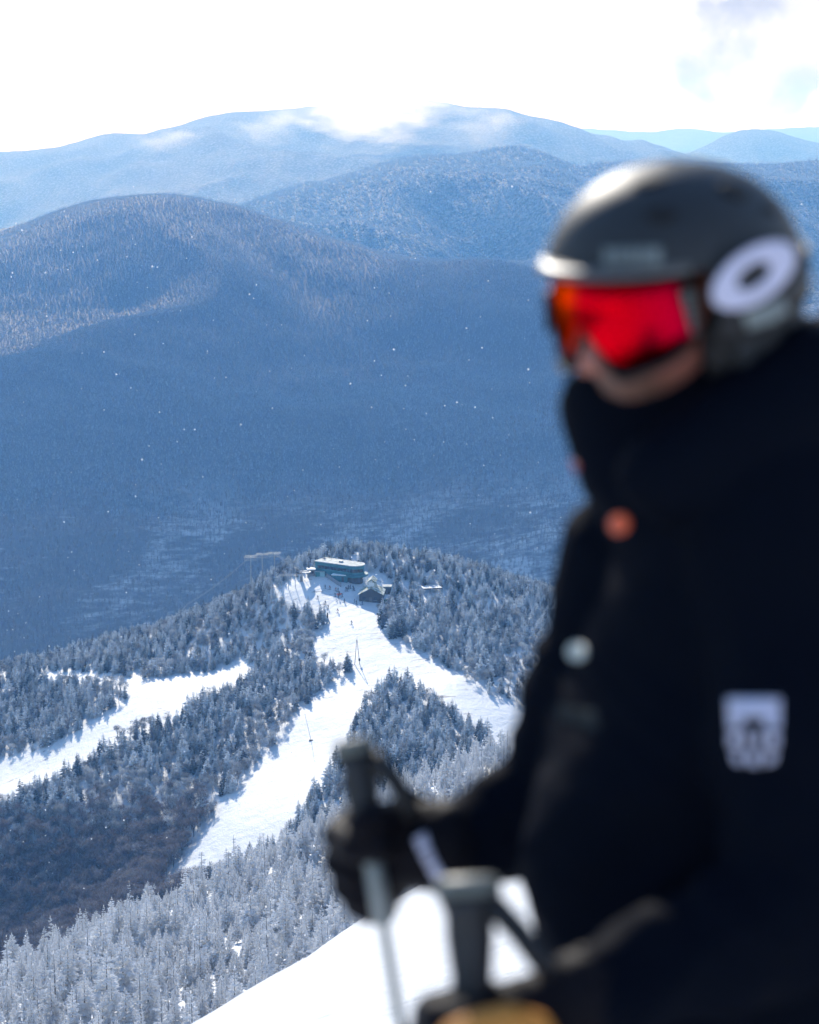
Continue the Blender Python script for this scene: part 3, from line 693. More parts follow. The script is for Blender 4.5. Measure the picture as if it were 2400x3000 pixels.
def patch(name, shape, tree, m, root, lift=0.002, thick=0.002, grid=None, label=None):
    """flat marking that follows the surface under it; shape(i, j) gives outline rows"""
    mb = MB(); nu, nv = grid
    idx = {}
    for i in range(nu):
        for j in range(nv):
            q = shoot(tree, *shape(i / (nu - 1), j / (nv - 1)), lift)
            if q is not None: idx[i, j] = mb.add(q)[0]
    for i in range(nu - 1):
        for j in range(nv - 1):
            k = [(i, j), (i, j + 1), (i + 1, j + 1), (i + 1, j)]
            if all(a in idx for a in k): mb.face(*[idx[a] for a in k])
    o = mb.build(name, m, None, True); md = o.modifiers.new('thickness', 'SOLIDIFY'); md.thickness = thick; md.offset = 0
    if label: o['label'] = label
    return child(o, root) if root is not None else o
def rect(u0, v0, u1, v1, sk=0.0): return lambda a, b: (u0 + (u1 - u0) * a + sk * b, v0 + (v1 - v0) * b)
def quad(p0, p1, p2, p3):
    return lambda a, b: tuple((1 - a) * (1 - b) * p0[k] + a * (1 - b) * p1[k] + a * b * p2[k] + (1 - a) * b * p3[k] for k in (0, 1))
def ring(cu, cv, A, B, ang, r0, r1):
    c, s = math.cos(ang), math.sin(ang)
    def f(a, b):
        q = 2 * math.pi * a; r = r0 + (r1 - r0) * b; x, y = A * r * math.cos(q), B * r * math.sin(q)
        return cu + x * c + y * s, cv - x * s + y * c
    return f
def disc(cu, cv, A, B, ang=0.0): return ring(cu, cv, A, B, ang, 0.02, 1.0)

person = empty('person', FOOT); tag(person, 'person in black jacket, charcoal helmet and red mirrored goggles, close up, holding ski poles', 'person')
# --- head frame: x forward, y to his left, z up
YAW, TIP = RAD(45), RAD(6)
f0 = Vector((-math.sin(YAW), -math.cos(YAW), 0)); l0 = Vector((math.cos(YAW), -math.sin(YAW), 0))
hf = f0 * math.cos(TIP) - UP * math.sin(TIP); hu = UP * math.cos(TIP) + f0 * math.sin(TIP)
HC = P(1378, 622, 2.12)
def HL(x, y, z): return HC + hf * x + l0 * y + hu * z
HHC = P(1420, 591, 2.12)            # middle of the helmet shell
def HH(x, y, z): return HHC + hf * x + l0 * y + hu * z
def sm(x, a, b): q = min(1, max(0, (x - a) / (b - a))); return q * q * (3 - 2 * q)
# body: face, head, neck and the trunk under the clothes in one surface
mb = MB(); n, m_ = 56, 44
def face_r(ph, th):               # ph azimuth from forward, th polar from the top
    d = Vector((math.sin(th) * math.cos(ph), math.sin(th) * math.sin(ph), math.cos(th)))
    a, b, c = 0.094, 0.075, 0.122
    r = 1 / math.sqrt((d.x / a) ** 2 + (d.y / b) ** 2 + (d.z / c) ** 2)
    y, z = d.y * r, d.z * r
    if d.x > 0:
        g = lambda yy, zz, sy, sz: math.exp(-((y - yy) / sy) ** 2 - ((z - zz) / sz) ** 2)
        r += 0.036 * g(0, -0.034, 0.014, 0.014) + 0.017 * g(0, -0.012, 0.009, 0.022) + 0.008 * g(0.013, -0.040, 0.007, 0.008) + 0.008 * g(-0.013, -0.040, 0.007, 0.008)
        r += 0.006 * g(0, 0.030, 0.05, 0.012) - 0.011 * g(0.032, 0.002, 0.015, 0.012) - 0.011 * g(-0.032, 0.002, 0.015, 0.012)
        r += 0.007 * g(0, -0.066, 0.020, 0.006) + 0.008 * g(0, -0.078, 0.018, 0.006) - 0.006 * g(0, -0.072, 0.022, 0.0025) + 0.010 * g(0, -0.104, 0.022, 0.013)
        r += 0.005 * g(0.048, -0.025, 0.02, 0.02) + 0.005 * g(-0.048, -0.025, 0.02, 0.02)
    return d * r
rows = []
beard = []
for j in range(m_ + 1):
    th = 0.02 + (math.pi - 0.04) * j / m_; row = []
    for i in range(n):
        q = face_r(2 * math.pi * i / n, th); row.append(mb.add(HL(q.x, q.y, q.z - 0.01))[0])
        beard.append(sm(-q.z, 0.050, 0.066) * (1 if q.x > 0.0 else 0) * (1 - sm(abs(q.y), 0.036, 0.064)))
    rows.append(row)
for a, b in zip(rows, rows[1:]):
    for i in range(n): mb.face(a[i], b[i], b[(i + 1) % n], a[(i + 1) % n])
mb.face(*reversed(rows[0])); 
lo = rows[-1]                     # neck and trunk continue from the chin pole
cn = [HL(-0.03, 0, -0.15), P(1460, 950, 2.17), P(1580, 1120, 2.18), P(1600, 1400, 2.18), P(1580, 1900, 2.18), P(1560, 2250, 2.18)]
rad = [(0.055, 0.055), (0.06, 0.06), (0.10, 0.08), (0.13, 0.10), (0.13, 0.10), (0.14, 0.11)]
for c, (ra, rb) in zip(cn, rad):
    row = mb.add(*[c + l0 * ra * math.sin(2 * math.pi * i / n) + f0 * rb * math.cos(2 * math.pi * i / n) for i in range(n)])
    for i in range(n): mb.face(lo[i], row[i], row[(i + 1) % n], lo[(i + 1) % n])
    lo = row
mb.face(*lo)
body = mb.build('body', M_skin, None, True); child(body, person)
at = body.data.attributes.new('beard', 'FLOAT', 'POINT'); at.data.foreach_set('value', np.r_[np.array(beard), np.zeros(len(body.data.vertices) - len(beard))].astype(np.float32))

# --- helmet
HX, HZ_, HA, HB, HCc = 0.0, 0.0, 0.150, 0.126, 0.127
def cutz(ph):
    a = abs(ph); return 0.030 - 0.129 * sm(a, RAD(58), RAD(80)) + 0.03 * sm(a, RAD(112), RAD(140))
def shell(ph, q, grow=1.0):       # q 0 top .. 1 rim
    zc = cutz(ph) - HZ_
    z = HCc + (zc - HCc) * q
    if z > 0: e = math.sqrt(max(0, 1 - (z / HCc) ** 2.2))
    else: e = 1 - 0.10 * (z / 0.1) ** 2
    flat = 1 - 0.02 * math.cos(4 * ph)
    return HH(HX + HA * e * math.cos(ph) * flat * grow, HB * e * math.sin(ph) * flat * grow, HZ_ + z * (grow if z > 0 else 1))
mb = MB(); n, m_ = 96, 34; rows = []
for j in range(m_ + 1):
    q = 0.0006 + (1 - 0.0006) * (j / m_) ** 1.7
    rows.append(mb.add(*[shell(-math.pi + 2 * math.pi * i / n, q) for i in range(n)]))
for a, b in zip(rows, rows[1:]):
    for i in range(n): mb.face(a[i], b[i], b[(i + 1) % n], a[(i + 1) % n])
mb.face(*reversed(rows[0]))
helmet = mb.build('helmet', M_helmet, None, True); child(helmet, person)
helm_tree = bvh(helmet.data)
md = helmet.modifiers.new('shell', 'SOLIDIFY'); md.thickness = 0.014; md.offset = -1
mb = MB(); rows = []
for i in range(41):               # short visor over the goggles
    ph = RAD(-50 + 100 * i / 40); w_ = 0.002 + 0.018 * max(0, 1 - (ph / RAD(44)) ** 2)
    e = lambda ex, dz: HH(HX + (HA + ex) * math.cos(ph), (HB + ex) * math.sin(ph), 0.027 + dz)
    rows.append(mb.add(e(-0.006, 0.012), e(w_ * 0.5, 0.009), e(w_, 0.003), e(w_ - 0.002, 0.0), e(-0.006, 0.001)))
for a, b in zip(rows, rows[1:]):
    for k in range(5): mb.face(a[k], a[(k + 1) % 5], b[(k + 1) % 5], b[k])
mb.face(*rows[0]); mb.face(*reversed(rows[-1]))
brim = mb.build('brim', M_brim, None, True); child(brim, helmet)
def on_helmet(o): return child(o, helmet)
for cu, cv, A, B, an in ((1392, 452, 34, 15, 0.05), (1545, 402, 34, 15, -0.35), (1368, 384, 36, 9, 0.18), (1622, 440, 16, 9, -0.6)):
    on_helmet(patch('vent', disc(cu, cv, A, B, an), helm_tree, M_vent, person, 0.0012, 0.002, (22, 4)))
# grey lettering, too blurred in the photograph to be read
for i, (a, b) in enumerate(((1272, 1290), (1294, 1307), (1311, 1322), (1327, 1342), (1346, 1360), (1364, 1392))):
    on_helmet(patch('lettering', rect(a, 523 - i * 0.5, b, 559 - i * 0.5), helm_tree, M_grey, person, 0.0012, 0.001, (5, 5)))
# --- goggles
LX = 0.012                        # axis of the lens cylinder
def lens_p(psi, z, grow=0.0): return HL(LX + (0.109 + grow) * math.cos(psi), (0.094 + grow) * math.sin(psi), z - 0.003 * 0)
PS = RAD(72)
def lens_lo(psi):
    a = abs(psi) / PS; z = -0.062 + 0.030 * a ** 3.5
    return z + 0.050 * math.exp(-(psi / RAD(12)) ** 2) - 0.004 * math.exp(-((abs(psi) - RAD(26)) / RAD(10)) ** 2)
def lens_hi(psi):
    a = abs(psi) / PS; return 0.056 - 0.016 * a ** 4
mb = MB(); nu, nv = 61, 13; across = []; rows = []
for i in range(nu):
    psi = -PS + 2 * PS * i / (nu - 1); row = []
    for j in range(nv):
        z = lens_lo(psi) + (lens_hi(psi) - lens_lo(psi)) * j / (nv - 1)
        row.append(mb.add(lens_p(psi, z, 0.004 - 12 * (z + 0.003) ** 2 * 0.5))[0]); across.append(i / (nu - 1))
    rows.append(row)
for a, b in zip(rows, rows[1:]):
    for j in range(nv - 1): mb.face(a[j], b[j], b[j + 1], a[j + 1])
goggles = empty('goggles', FOOT); goggles.parent = person; goggles.location = (0, 0, 0)
def on_goggles(o): return child(o, goggles)
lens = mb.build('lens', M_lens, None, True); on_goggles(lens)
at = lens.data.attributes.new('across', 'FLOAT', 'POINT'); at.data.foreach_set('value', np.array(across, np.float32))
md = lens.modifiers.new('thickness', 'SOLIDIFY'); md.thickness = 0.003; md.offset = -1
loop = [(-PS + 2 * PS * i / 60, 1) for i in range(61)] + [(PS - 2 * PS * i / 60, 0) for i in range(61)]
mb = MB(); pts = [lens_p(p, lens_hi(p) + 0.002 if s else lens_lo(p) - 0.002, -0.005) for p, s in loop]
mb.tube(pts + [pts[0]], [0.0036] * (len(pts) + 1), 8, False)
on_goggles(mb.build('goggle_frame', M_black, None, True))
mb = MB(); rows = []
for p, s in loop + [loop[0]]:     # foam between frame and face
    z = lens_hi(p) if s else lens_lo(p)
    rows.append(mb.add(lens_p(p, z, -0.004), lens_p(p, z * 0.92, -0.03)))
for a, b in zip(rows, rows[1:]): mb.face(a[0], b[0], b[1], a[1])
on_goggles(mb.build('face_foam', M_black, None, True))
mb = MB(); rows = []
for i in range(81):
    ph = RAD(60 + 240 * i / 80); b_ = math.sin(RAD(180) * i / 80)
    zc = -0.004 + 0.040 * b_; hw_ = 0.021
    e = lambda z, g: HH(HX + (HA + g) * math.cos(ph), (HB + g) * math.sin(ph), z - 0.026)
    rows.append(mb.add(e(zc + hw_, 0.005), e(zc - hw_, 0.005)))
for a, b in zip(rows, rows[1:]): mb.face(a[0], a[1], b[1], b[0])
strap = mb.build('strap', M_black, None, True); on_goggles(strap)
st_tree = bvh(strap.data, helmet.data); md = strap.modifiers.new('thickness', 'SOLIDIFY'); md.thickness = 0.003; md.offset = 1
big = MB(); rows = []
for j in range(40):
    rows.append(big.add(*[HH((HA + 0.010) * math.cos(RAD(i * 5)) * math.sqrt(max(0.02, 1 - abs(0.9 - j * 0.045) ** 2.4 * 0.6)), (HB + 0.010) * math.sin(RAD(i * 5)) * math.sqrt(max(0.02, 1 - abs(0.9 - j * 0.045) ** 2.4 * 0.6)), 0.115 - j * 0.0065) for i in range(72)]))
for a, b in zip(rows, rows[1:]):
    for i in range(72): big.face(a[i], b[i], b[(i + 1) % 72], a[(i + 1) % 72])
big_tree = BVHTree.FromPolygons([Vector(q) for q in big.v], big.f)
# ear pad and the big white ring mark on the side
for sy in (1, -1):
    mb = MB(); sphere(mb, HL(-0.012, 0.100 * sy, -0.045), 0.048, 20, 12, (0.9, 0.55, 1.05)); pad = on_helmet(mb.build('ear_pad', M_black, None, True))
    if sy == 1: pad_me = pad.data
RA = 0.62
o = patch('ring_emblem', ring(1586, 580, 100, 54, RA, 0.42, 1.0), big_tree, M_white, person, 0.004, 0.003, (49, 7)); on_goggles(o)
o = patch('ring_backing', disc(1586, 580, 106, 62, RA), big_tree, M_black, person, 0.001, 0.002, (33, 5)); on_goggles(o)
for i in range(6):
    v0 = 612 + 15.5 * i; on_goggles(patch('lettering', quad((1434 + i * 4, v0), (1463 + i * 4, v0 - 3), (1465 + i * 4, v0 + 9), (1437 + i * 4, v0 + 12)), bvh(strap.data, helmet.data, lens.data, pad_me), M_grey, person, 0.004, 0.001, (4, 3)))
o = patch('rear_clip', quad((1562, 655), (1650, 628), (1662, 668), (1575, 694)), st_tree, M_grey, person, 0.004, 0.003, (8, 5)); on_helmet(o)

# --- jacket: collar, trunk and both sleeves fused into one surface
secs = [((1174, 824, 2.20), (1680, 685, 2.20), 0.085, -0.058), ((1180, 880, 2.20), (1735, 760, 2.20), 0.115, -0.024), ((1204, 970, 2.20), (1800, 860, 2.20), 0.150, 0.02), ((1262, 1100, 2.19), (1880, 1010, 2.19), 0.175, 0.0),
        ((1292, 1165, 2.19), (1940, 1120, 2.19), 0.185, 0.0), ((1272, 1270, 2.19), (1985, 1270, 2.19), 0.19, 0.0), ((1216, 1400, 2.19), (2010, 1400, 2.19), 0.19, 0.0), ((1166, 1510, 2.19), (2020, 1520, 2.19), 0.185, 0.0),
        ((1116, 1620, 2.19), (2020, 1640, 2.19), 0.18, 0.0), ((1100, 1740, 2.19), (2020, 1760, 2.19), 0.175, 0.0), ((1106, 1850, 2.19), (2010, 1880, 2.19), 0.17, 0.0), ((1130, 1990, 2.19), (1990, 2010, 2.19), 0.17, 0.0),
        ((1152, 2090, 2.19), (1970, 2110, 2.19), 0.17, 0.0), ((1180, 2300, 2.19), (1940, 2310, 2.19), 0.18, 0.0), ((1190, 2430, 2.19), (1930, 2440, 2.19), 0.185, 0.0)]
mb = MB(); rows = []; n = 48
secs = [((1240, 985, 2.20), (1600, 880, 2.20), 0.055, 0.045), ((1216, 838, 2.20), (1640, 717, 2.20), 0.066, -0.058)] + secs
for a, b, dp, sag in secs:
    A_, B_ = P(*a), P(*b); c = (A_ + B_) / 2; ax = (B_ - A_) / 2; row = []
    for i in range(n):
        q = 2 * math.pi * i / n; cs, sn_ = math.cos(q), math.sin(q)
        e = 2.4; kx = math.copysign(abs(cs) ** (2 / e), cs); ky = math.copysign(abs(sn_) ** (2 / e), sn_)
        row.append(mb.add(c + ax * kx + Vector((0, -dp * ky, -sag * max(0, ky))))[0])
    rows.append(row)
for a, b in zip(rows, rows[1:]):
    for i in range(n): mb.face(a[i], a[(i + 1) % n], b[(i + 1) % n], b[i])
mb.face(*rows[0]); mb.face(*reversed(rows[-1]))
limb(mb, [(P(1610, 1075, 2.06), 0.092), (P(1660, 1500, 2.00), 0.088), (P(1715, 1900, 1.95), 0.078), (P(1480, 2010, 1.93), 0.066), (P(1235, 2100, 1.90), 0.056)])
limb(mb, [(P(1330, 1200, 2.28), 0.09), (P(1200, 1700, 2.34), 0.082), (P(1050, 1745, 2.33), 0.069), (P(925, 1782, 2.31), 0.053)])
limb(mb, [(P(1400, 1010, 2.02), 0.05), (P(1560, 930, 2.05), 0.07), (P(1700, 850, 2.10), 0.085), (P(1760, 830, 2.2), 0.09)])   # folded hood lying on the shoulder
jm = fuse(mb, 0.008, 5)
def folds(co):
    x, y, z = co[:, 0], co[:, 1], co[:, 2]
    s1 = (x * 0.80 - z * 0.60) * 7.0; s2 = (x * 0.6 + z * 0.8) * 3.2           # long diagonal drapes from collar to hem
    a = 1 - 2 * np.abs(fbm(s1 + 3, s2 + y * 4, 3)); b = fbm(x * 16 + 5, z * 16 + y * 9, 3); c = 1 - 2 * np.abs(fbm((x * 0.5 + z * 0.85) * 20, (x - z) * 5 + y * 6, 2))
    return ((a - 0.6) * 0.015 + b * 0.003 + (c - 0.6) * 0.006) * np.clip((-0.25 - z) / 0.25, 0.15, 1)
displace(jm, folds)
jacket = link('jacket', jm, M_jacket); child(jacket, person)
jt = bvh(jm)
def on_jacket(o):
    return child(o, jacket)
mb_st = [('snap_button', 1305, 1103, 21, 22, M_orange, 'orange button'), ('snap_button', 1215, 1372, 20, 21, M_stud, 'pale grey button'), ('snap_button', 1206, 985, 12, 16, mat('dull_red_stud', (0.35, 0.03, 0.04), 0.5), 'small dull red button')]
for nm, cu, cv, A, B, m, lb in mb_st:
    o = patch(nm, disc(cu, cv, A, B), jt, m, person, 0.003, 0.004, (20, 4), lb)
    on_jacket(o)
for i, (a, b, c_, d_) in enumerate(((1172, 1484, 1186, 1520), (1190, 1486, 1203, 1524), (1208, 1490, 1222, 1530), (1227, 1494, 1256, 1536))):
    on_jacket(patch('chest_print', rect(a, b, c_, d_, 6), jt, M_faint, person, 0.002, 0.001, (4, 5)))
# sleeve badge: solid top, notched middle, two rows of block shapes below, blurred beyond reading in the photograph
badge = [((1532, 1470), (1644, 1470), (1643, 1510), (1533, 1510)), ((1534, 1511), (1562, 1511), (1562, 1534), (1535, 1534)), ((1612, 1511), (1643, 1511), (1642, 1534), (1612, 1534)),
         ((1536, 1543), (1556, 1543), (1556, 1572), (1536, 1572)), ((1566, 1540), (1578, 1540), (1578, 1572), (1566, 1572)), ((1594, 1540), (1606, 1540), (1606, 1572), (1594, 1572)), ((1617, 1543), (1640, 1543), (1639, 1572), (1617, 1572)),
         ((1542, 1583), (1562, 1583), (1563, 1608), (1547, 1606)), ((1575, 1583), (1597, 1583), (1597, 1612), (1576, 1610)), ((1611, 1583), (1636, 1583), (1631, 1604), (1611, 1610))]
for q in badge: on_jacket(patch('sleeve_badge', quad(*q), jt, M_white, person, 0.003, 0.002, (5, 4)))

# --- gloves: palm, thumb and four fingers closed on the grips
def glove(name, palm, fingers, m, voxel=0.004):
    mb = MB(); limb(mb, palm)
    for f in fingers: limb(mb, f)
    me = fuse(mb, voxel, 3); displace(me, lambda co: fbm(co[:, 0] * 60, co[:, 2] * 60 + co[:, 1] * 40, 2) * 0.0018)
    return me
def fg_(pts, r0, r1): return [(P(*p), r0 + (r1 - r0) * i / (len(pts) - 1)) for i, p in enumerate(pts)]
gr = glove('glove', [(P(935, 1782, 2.31), 0.056), (P(880, 1780, 2.31), 0.052), (P(835, 1790, 2.325), 0.050), (P(790, 1785, 2.335), 0.046), (P(800, 1840, 2.335), 0.042)],
    [fg_([(800, 1745, 2.335), (742, 1735, 2.335), (712, 1762, 2.305), (748, 1786, 2.250), (800, 1784, 2.240)], 0.021, 0.018),
     fg_([(790, 1790, 2.345), (735, 1785, 2.345), (712, 1815, 2.335), (745, 1845, 2.315), (800, 1845, 2.310)], 0.021, 0.017),
     fg_([(800, 1830, 2.345), (748, 1838, 2.345), (728, 1866, 2.335), (760, 1890, 2.320), (805, 1885, 2.315)], 0.020, 0.017),
     fg_([(812, 1870, 2.345), (768, 1882, 2.345), (752, 1905, 2.335), (780, 1922, 2.325), (812, 1915, 2.320)], 0.018, 0.015),
     fg_([(862, 1745, 2.300), (825, 1722, 2.270), (790, 1726, 2.245), (762, 1738, 2.240)], 0.023, 0.018)], M_glove)
o = link('glove', gr, M_glove); child(o, person); gl_r = o
gt = bvh(gr, jm)
for q in (((872, 1766), (896, 1752), (906, 1782), (884, 1796)), ((886, 1800), (908, 1786), (916, 1806), (896, 1820)), ((898, 1824), (918, 1810), (936, 1842), (916, 1854))):
    o = patch('cuff_label', quad(*q), gt, M_white, person, 0.003, 0.001, (4, 5)); child(o, gl_r)
GD = 1.90
glm = glove('glove', [(P(1240, 2108, 1.90), 0.052), (P(1160, 2140, 1.90), 0.046), (P(1080, 2165, 1.91), 0.044), (P(1010, 2160, 1.93), 0.044), (P(960, 2165, 1.94), 0.040)],
    [fg_([(1010, 2132, 1.95), (955, 2120, 1.95), (910, 2135, 1.92), (925, 2150, 1.87), (985, 2150, 1.855)], 0.022, 0.019),
     fg_([(1010, 2165, 1.95), (935, 2160, 1.95), (895, 2180, 1.92), (925, 2205, 1.875), (990, 2200, 1.86)], 0.021, 0.018),
     fg_([(1020, 2215, 1.95), (950, 2215, 1.95), (912, 2232, 1.92), (940, 2252, 1.88), (1000, 2245, 1.865)], 0.020, 0.017),
     fg_([(1030, 2258, 1.95), (968, 2262, 1.95), (935, 2275, 1.925), (960, 2292, 1.89), (1010, 2286, 1.875)], 0.018, 0.015)], M_glove)
o = link('glove', glm, M_glove); child(o, person); gl_l = o
mb = MB()                          # tan leather thumb and palm side turned to the camera
limb(mb, fg_([(1120, 2182, 1.845), (1070, 2164, 1.83), (1010, 2172, 1.83), (960, 2188, 1.84)], 0.024, 0.018)); limb(mb, fg_([(1110, 2235, 1.85), (1040, 2225, 1.84)], 0.040, 0.034))
tm = fuse(mb, 0.004, 3); o = link('leather_palm', tm, M_tan); child(o, gl_l)

# --- legs and boots below the frame
mb = MB(); hip = P(1560, 2380, 2.19)
for sx_, fx in ((-0.11, -0.12), (0.10, 0.16)):
    fx_ = FOOT + Vector((fx, 0.02 if sx_ < 0 else -0.08, 0.0)); fx_.z = float(fg_h(fx_.x, fx_.y)) + 0.16
    kn = (hip + Vector((sx_, 0, 0))).lerp(fx_, 0.5) + f0 * 0.06
    limb(mb, [(hip + Vector((sx_, 0, 0.05)), 0.115), (kn, 0.085), (fx_, 0.085)])
sphere(mb, hip + UP * 0.05, 0.16, 18, 12)
tr_ = link('trousers', fuse(mb, 0.01, 4), M_trouser); child(tr_, person)
for fx in (-0.12, 0.16):
    b0 = FOOT + Vector((fx, 0.02 if fx < 0 else -0.08, 0)); b0.z = float(fg_h(b0.x, b0.y)) + 0.05
    mb = MB(); limb(mb, [(b0 + UP * 0.22, 0.065), (b0 + UP * 0.03, 0.055), (b0 + f0 * 0.17 + UP * 0.0, 0.05)])
    child(link('boot', fuse(mb, 0.008, 3), M_black), person)

# --- ski poles
def ski_pole(label, top, gripend, d0, d1, capr, rg, rs, ext):
    a, b = P(*top, d0), P(*gripend, d1); ax = (b - a).normalized()
    tip = b + ax * ext
    r = empty('ski_pole', tip); tag(r, label, 'ski pole', 'poles held by the near skier')
    def mk(name, pts, rads, m, n=16):
        q = MB(); q.tube(pts, rads, n); return child(q.build(name, m, None, True), r)
    L_ = (b - a).length
    mk('grip', [a + ax * (0.012), a + ax * 0.03, a + ax * L_ * 0.35, a + ax * L_ * 0.6, a + ax * L_ * 0.92, b], [capr * 0.95, capr * 0.72, rg * 1.1, rg * 0.92, rg * 1.15, rg * 0.8], M_grip)
    mk('grip_cap', [a - ax * 0.006, a, a + ax * 0.012, a + ax * 0.0122], [capr * 0.75, capr * 0.98, capr, capr * 0.5], M_cap)
    mk('shaft', [b - ax * 0.05, b + ax * 0.080, b + ax * 0.084, b + ax * ext * 0.5, tip - ax * 0.02, tip], [rs, rs, rs * 0.55, rs * 0.55, rs * 0.45, 0.002], M_pole)
    q = MB(); q.tube([tip - ax * 0.09, tip - ax * 0.085, tip - ax * 0.075, tip - ax * 0.06], [0.012, 0.045, 0.045, 0.01], 20); child(q.build('basket', M_black, None, True), r)
    return r, a, b, ax
def ribbon(name, pts, wid, root, m):
    q = MB(); rows = []
    for k, p in enumerate(pts):
        dd = (pts[min(k + 1, len(pts) - 1)] - pts[max(k - 1, 0)]).normalized(); s_ = dd.cross(p.normalized()).normalized() * wid
        rows.append(q.add(p - s_, p + s_))
    for x_, y_ in zip(rows, rows[1:]): q.face(x_[0], x_[1], y_[1], y_[0])
    o = q.build(name, m, None, True); md = o.modifiers.new('t', 'SOLIDIFY'); md.thickness = 0.003; return child(o, root)
p1_, a_, b_, ax_ = ski_pole('grey ski pole gripped in the raised far glove, its cap above the fist', (745, 1566), (783, 1795), 2.285, 2.275, 0.0245, 0.0200, 0.0112, 0.92)
ribbon('wrist_strap', [P(*q) for q in ((775, 1592, 2.27), (800, 1606, 2.26), (830, 1640, 2.25), (856, 1685, 2.25), (872, 1720, 2.26))], 0.011, p1_, M_black)
ribbon('wrist_strap', [P(*q) for q in ((775, 1600, 2.30), (805, 1622, 2.32), (850, 1668, 2.33), (905, 1700, 2.35))], 0.009, p1_, M_black)
p2_, a_, b_, ax_ = ski_pole('dark ski pole in the lower gloved hand, wide pale cap uppermost', (985, 1858), (1000, 2200), 1.93, 1.91, 0.033, 0.0215, 0.0095, 0.75)
ribbon('wrist_strap', [P(*q) for q in ((1020, 1888, 1.91), (1050, 1915, 1.90), (1095, 1965, 1.89), (1140, 2025, 1.88), (1170, 2070, 1.88))], 0.012, p2_, M_black)
# ------------------------------------------------------------------ summit buildings and lift
M_teal = mat('teal_cladding', (0.012, 0.125, 0.155), 0.6); t = NT(M_teal)
wv = t.n('ShaderNodeTexWave', {'Scale': 2.2, 'Distortion': 0.0, 'Vector': t.n('ShaderNodeTexCoord').outputs['Object']}); t.bump(wv.outputs['Fac'], 0.4, 0.05)
t.set(t.b.inputs['Base Color'], t.mix(t.noise(0.9, 4), (0.008, 0.10, 0.13), (0.02, 0.17, 0.20)))
M_roofs = mat('snow_dusted_roof', (0.42, 0.47, 0.47), 0.7); t = NT(M_roofs); t.set(t.b.inputs['Base Color'], t.mix(t.ramp(t.noise(0.5, 5), 0.35, 0.6), (0.13, 0.18, 0.185), (0.38, 0.43, 0.44)))
M_glass = mat('dark_window_glass', (0.01, 0.014, 0.02), 0.15)
M_wood = mat('dark_stained_boards', (0.035, 0.030, 0.028), 0.85); t = NT(M_wood); t.set(t.b.inputs['Base Color'], t.mix(t.noise(2.2, 4), (0.022, 0.02, 0.02), (0.07, 0.055, 0.045)))
M_groof = mat('green_shingle_roof', (0.16, 0.20, 0.15), 0.8); t = NT(M_groof); t.set(t.b.inputs['Base Color'], t.mix(t.ramp(t.noise(0.7, 5), 0.42, 0.62), (0.12, 0.16, 0.11), (0.55, 0.58, 0.56)))
M_conc = mat('weathered_boards', (0.20, 0.21, 0.23), 0.85)
M_snowcap = mat('snow_cap', (0.83, 0.86, 0.9), 0.6)
M_green = mat('green_steel_box', (0.02, 0.07, 0.035), 0.6)
M_steel = mat('frosted_steel', (0.34, 0.36, 0.38), 0.6, 0.2)
M_pole_w = mat('weathered_pole', (0.12, 0.10, 0.09), 0.9)
def gh(u, v): return hit(u, v, 560.0, 1000.0)
def extrude(mb, poly, z0, z1):
    n = len(poly); a = mb.add(*[(x, y, z0) for x, y in poly]); b = mb.add(*[(x, y, z1) for x, y in poly])
    for i in range(n): mb.face(a[i], a[(i + 1) % n], b[(i + 1) % n], b[i])
    mb.face(*b); mb.face(*reversed(a))
def box_part(name, lo, hi, m, root): q = MB(); q.box(lo, hi); return q.build(name, m, root)
def prism(name, x0, x1, y0, y1, ze, zr, m, root, t_=0.18, over=0.4):
    q = MB(); xm = (x0 + x1) / 2; k = (zr - ze) / (xm - x0); x0 -= over; x1 += over; ze -= k * over
    sec = [(x0, ze), (xm, zr), (x1, ze), (x1, ze + t_), (xm, zr + t_), (x0, ze + t_)]
    a = q.add(*[(x, y0 - over, z) for x, z in sec]); b = q.add(*[(x, y1 + over, z) for x, z in sec])
    for i in range(6): q.face(a[i], b[i], b[(i + 1) % 6], a[(i + 1) % 6])
    q.face(a[0], a[1], a[4], a[5]); q.face(a[1], a[2], a[3], a[4]); q.face(b[1], b[0], b[5], b[4]); q.face(b[2], b[1], b[4], b[3])
    return q.build(name, m, root)
def gable_box(name, x0, x1, y0, y1, z0, ze, zr, m, root):
    q = MB(); xm = (x0 + x1) / 2; sec = [(x0, z0), (x1, z0), (x1, ze), (xm, zr), (x0, ze)]
    a = q.add(*[(x, y0, z) for x, z in sec]); b = q.add(*[(x, y1, z) for x, z in sec])
    for i in range(5): q.face(a[i], a[(i + 1) % 5], b[(i + 1) % 5], b[i])
    q.face(*reversed(a)); q.face(*b); return q.build(name, m, root)
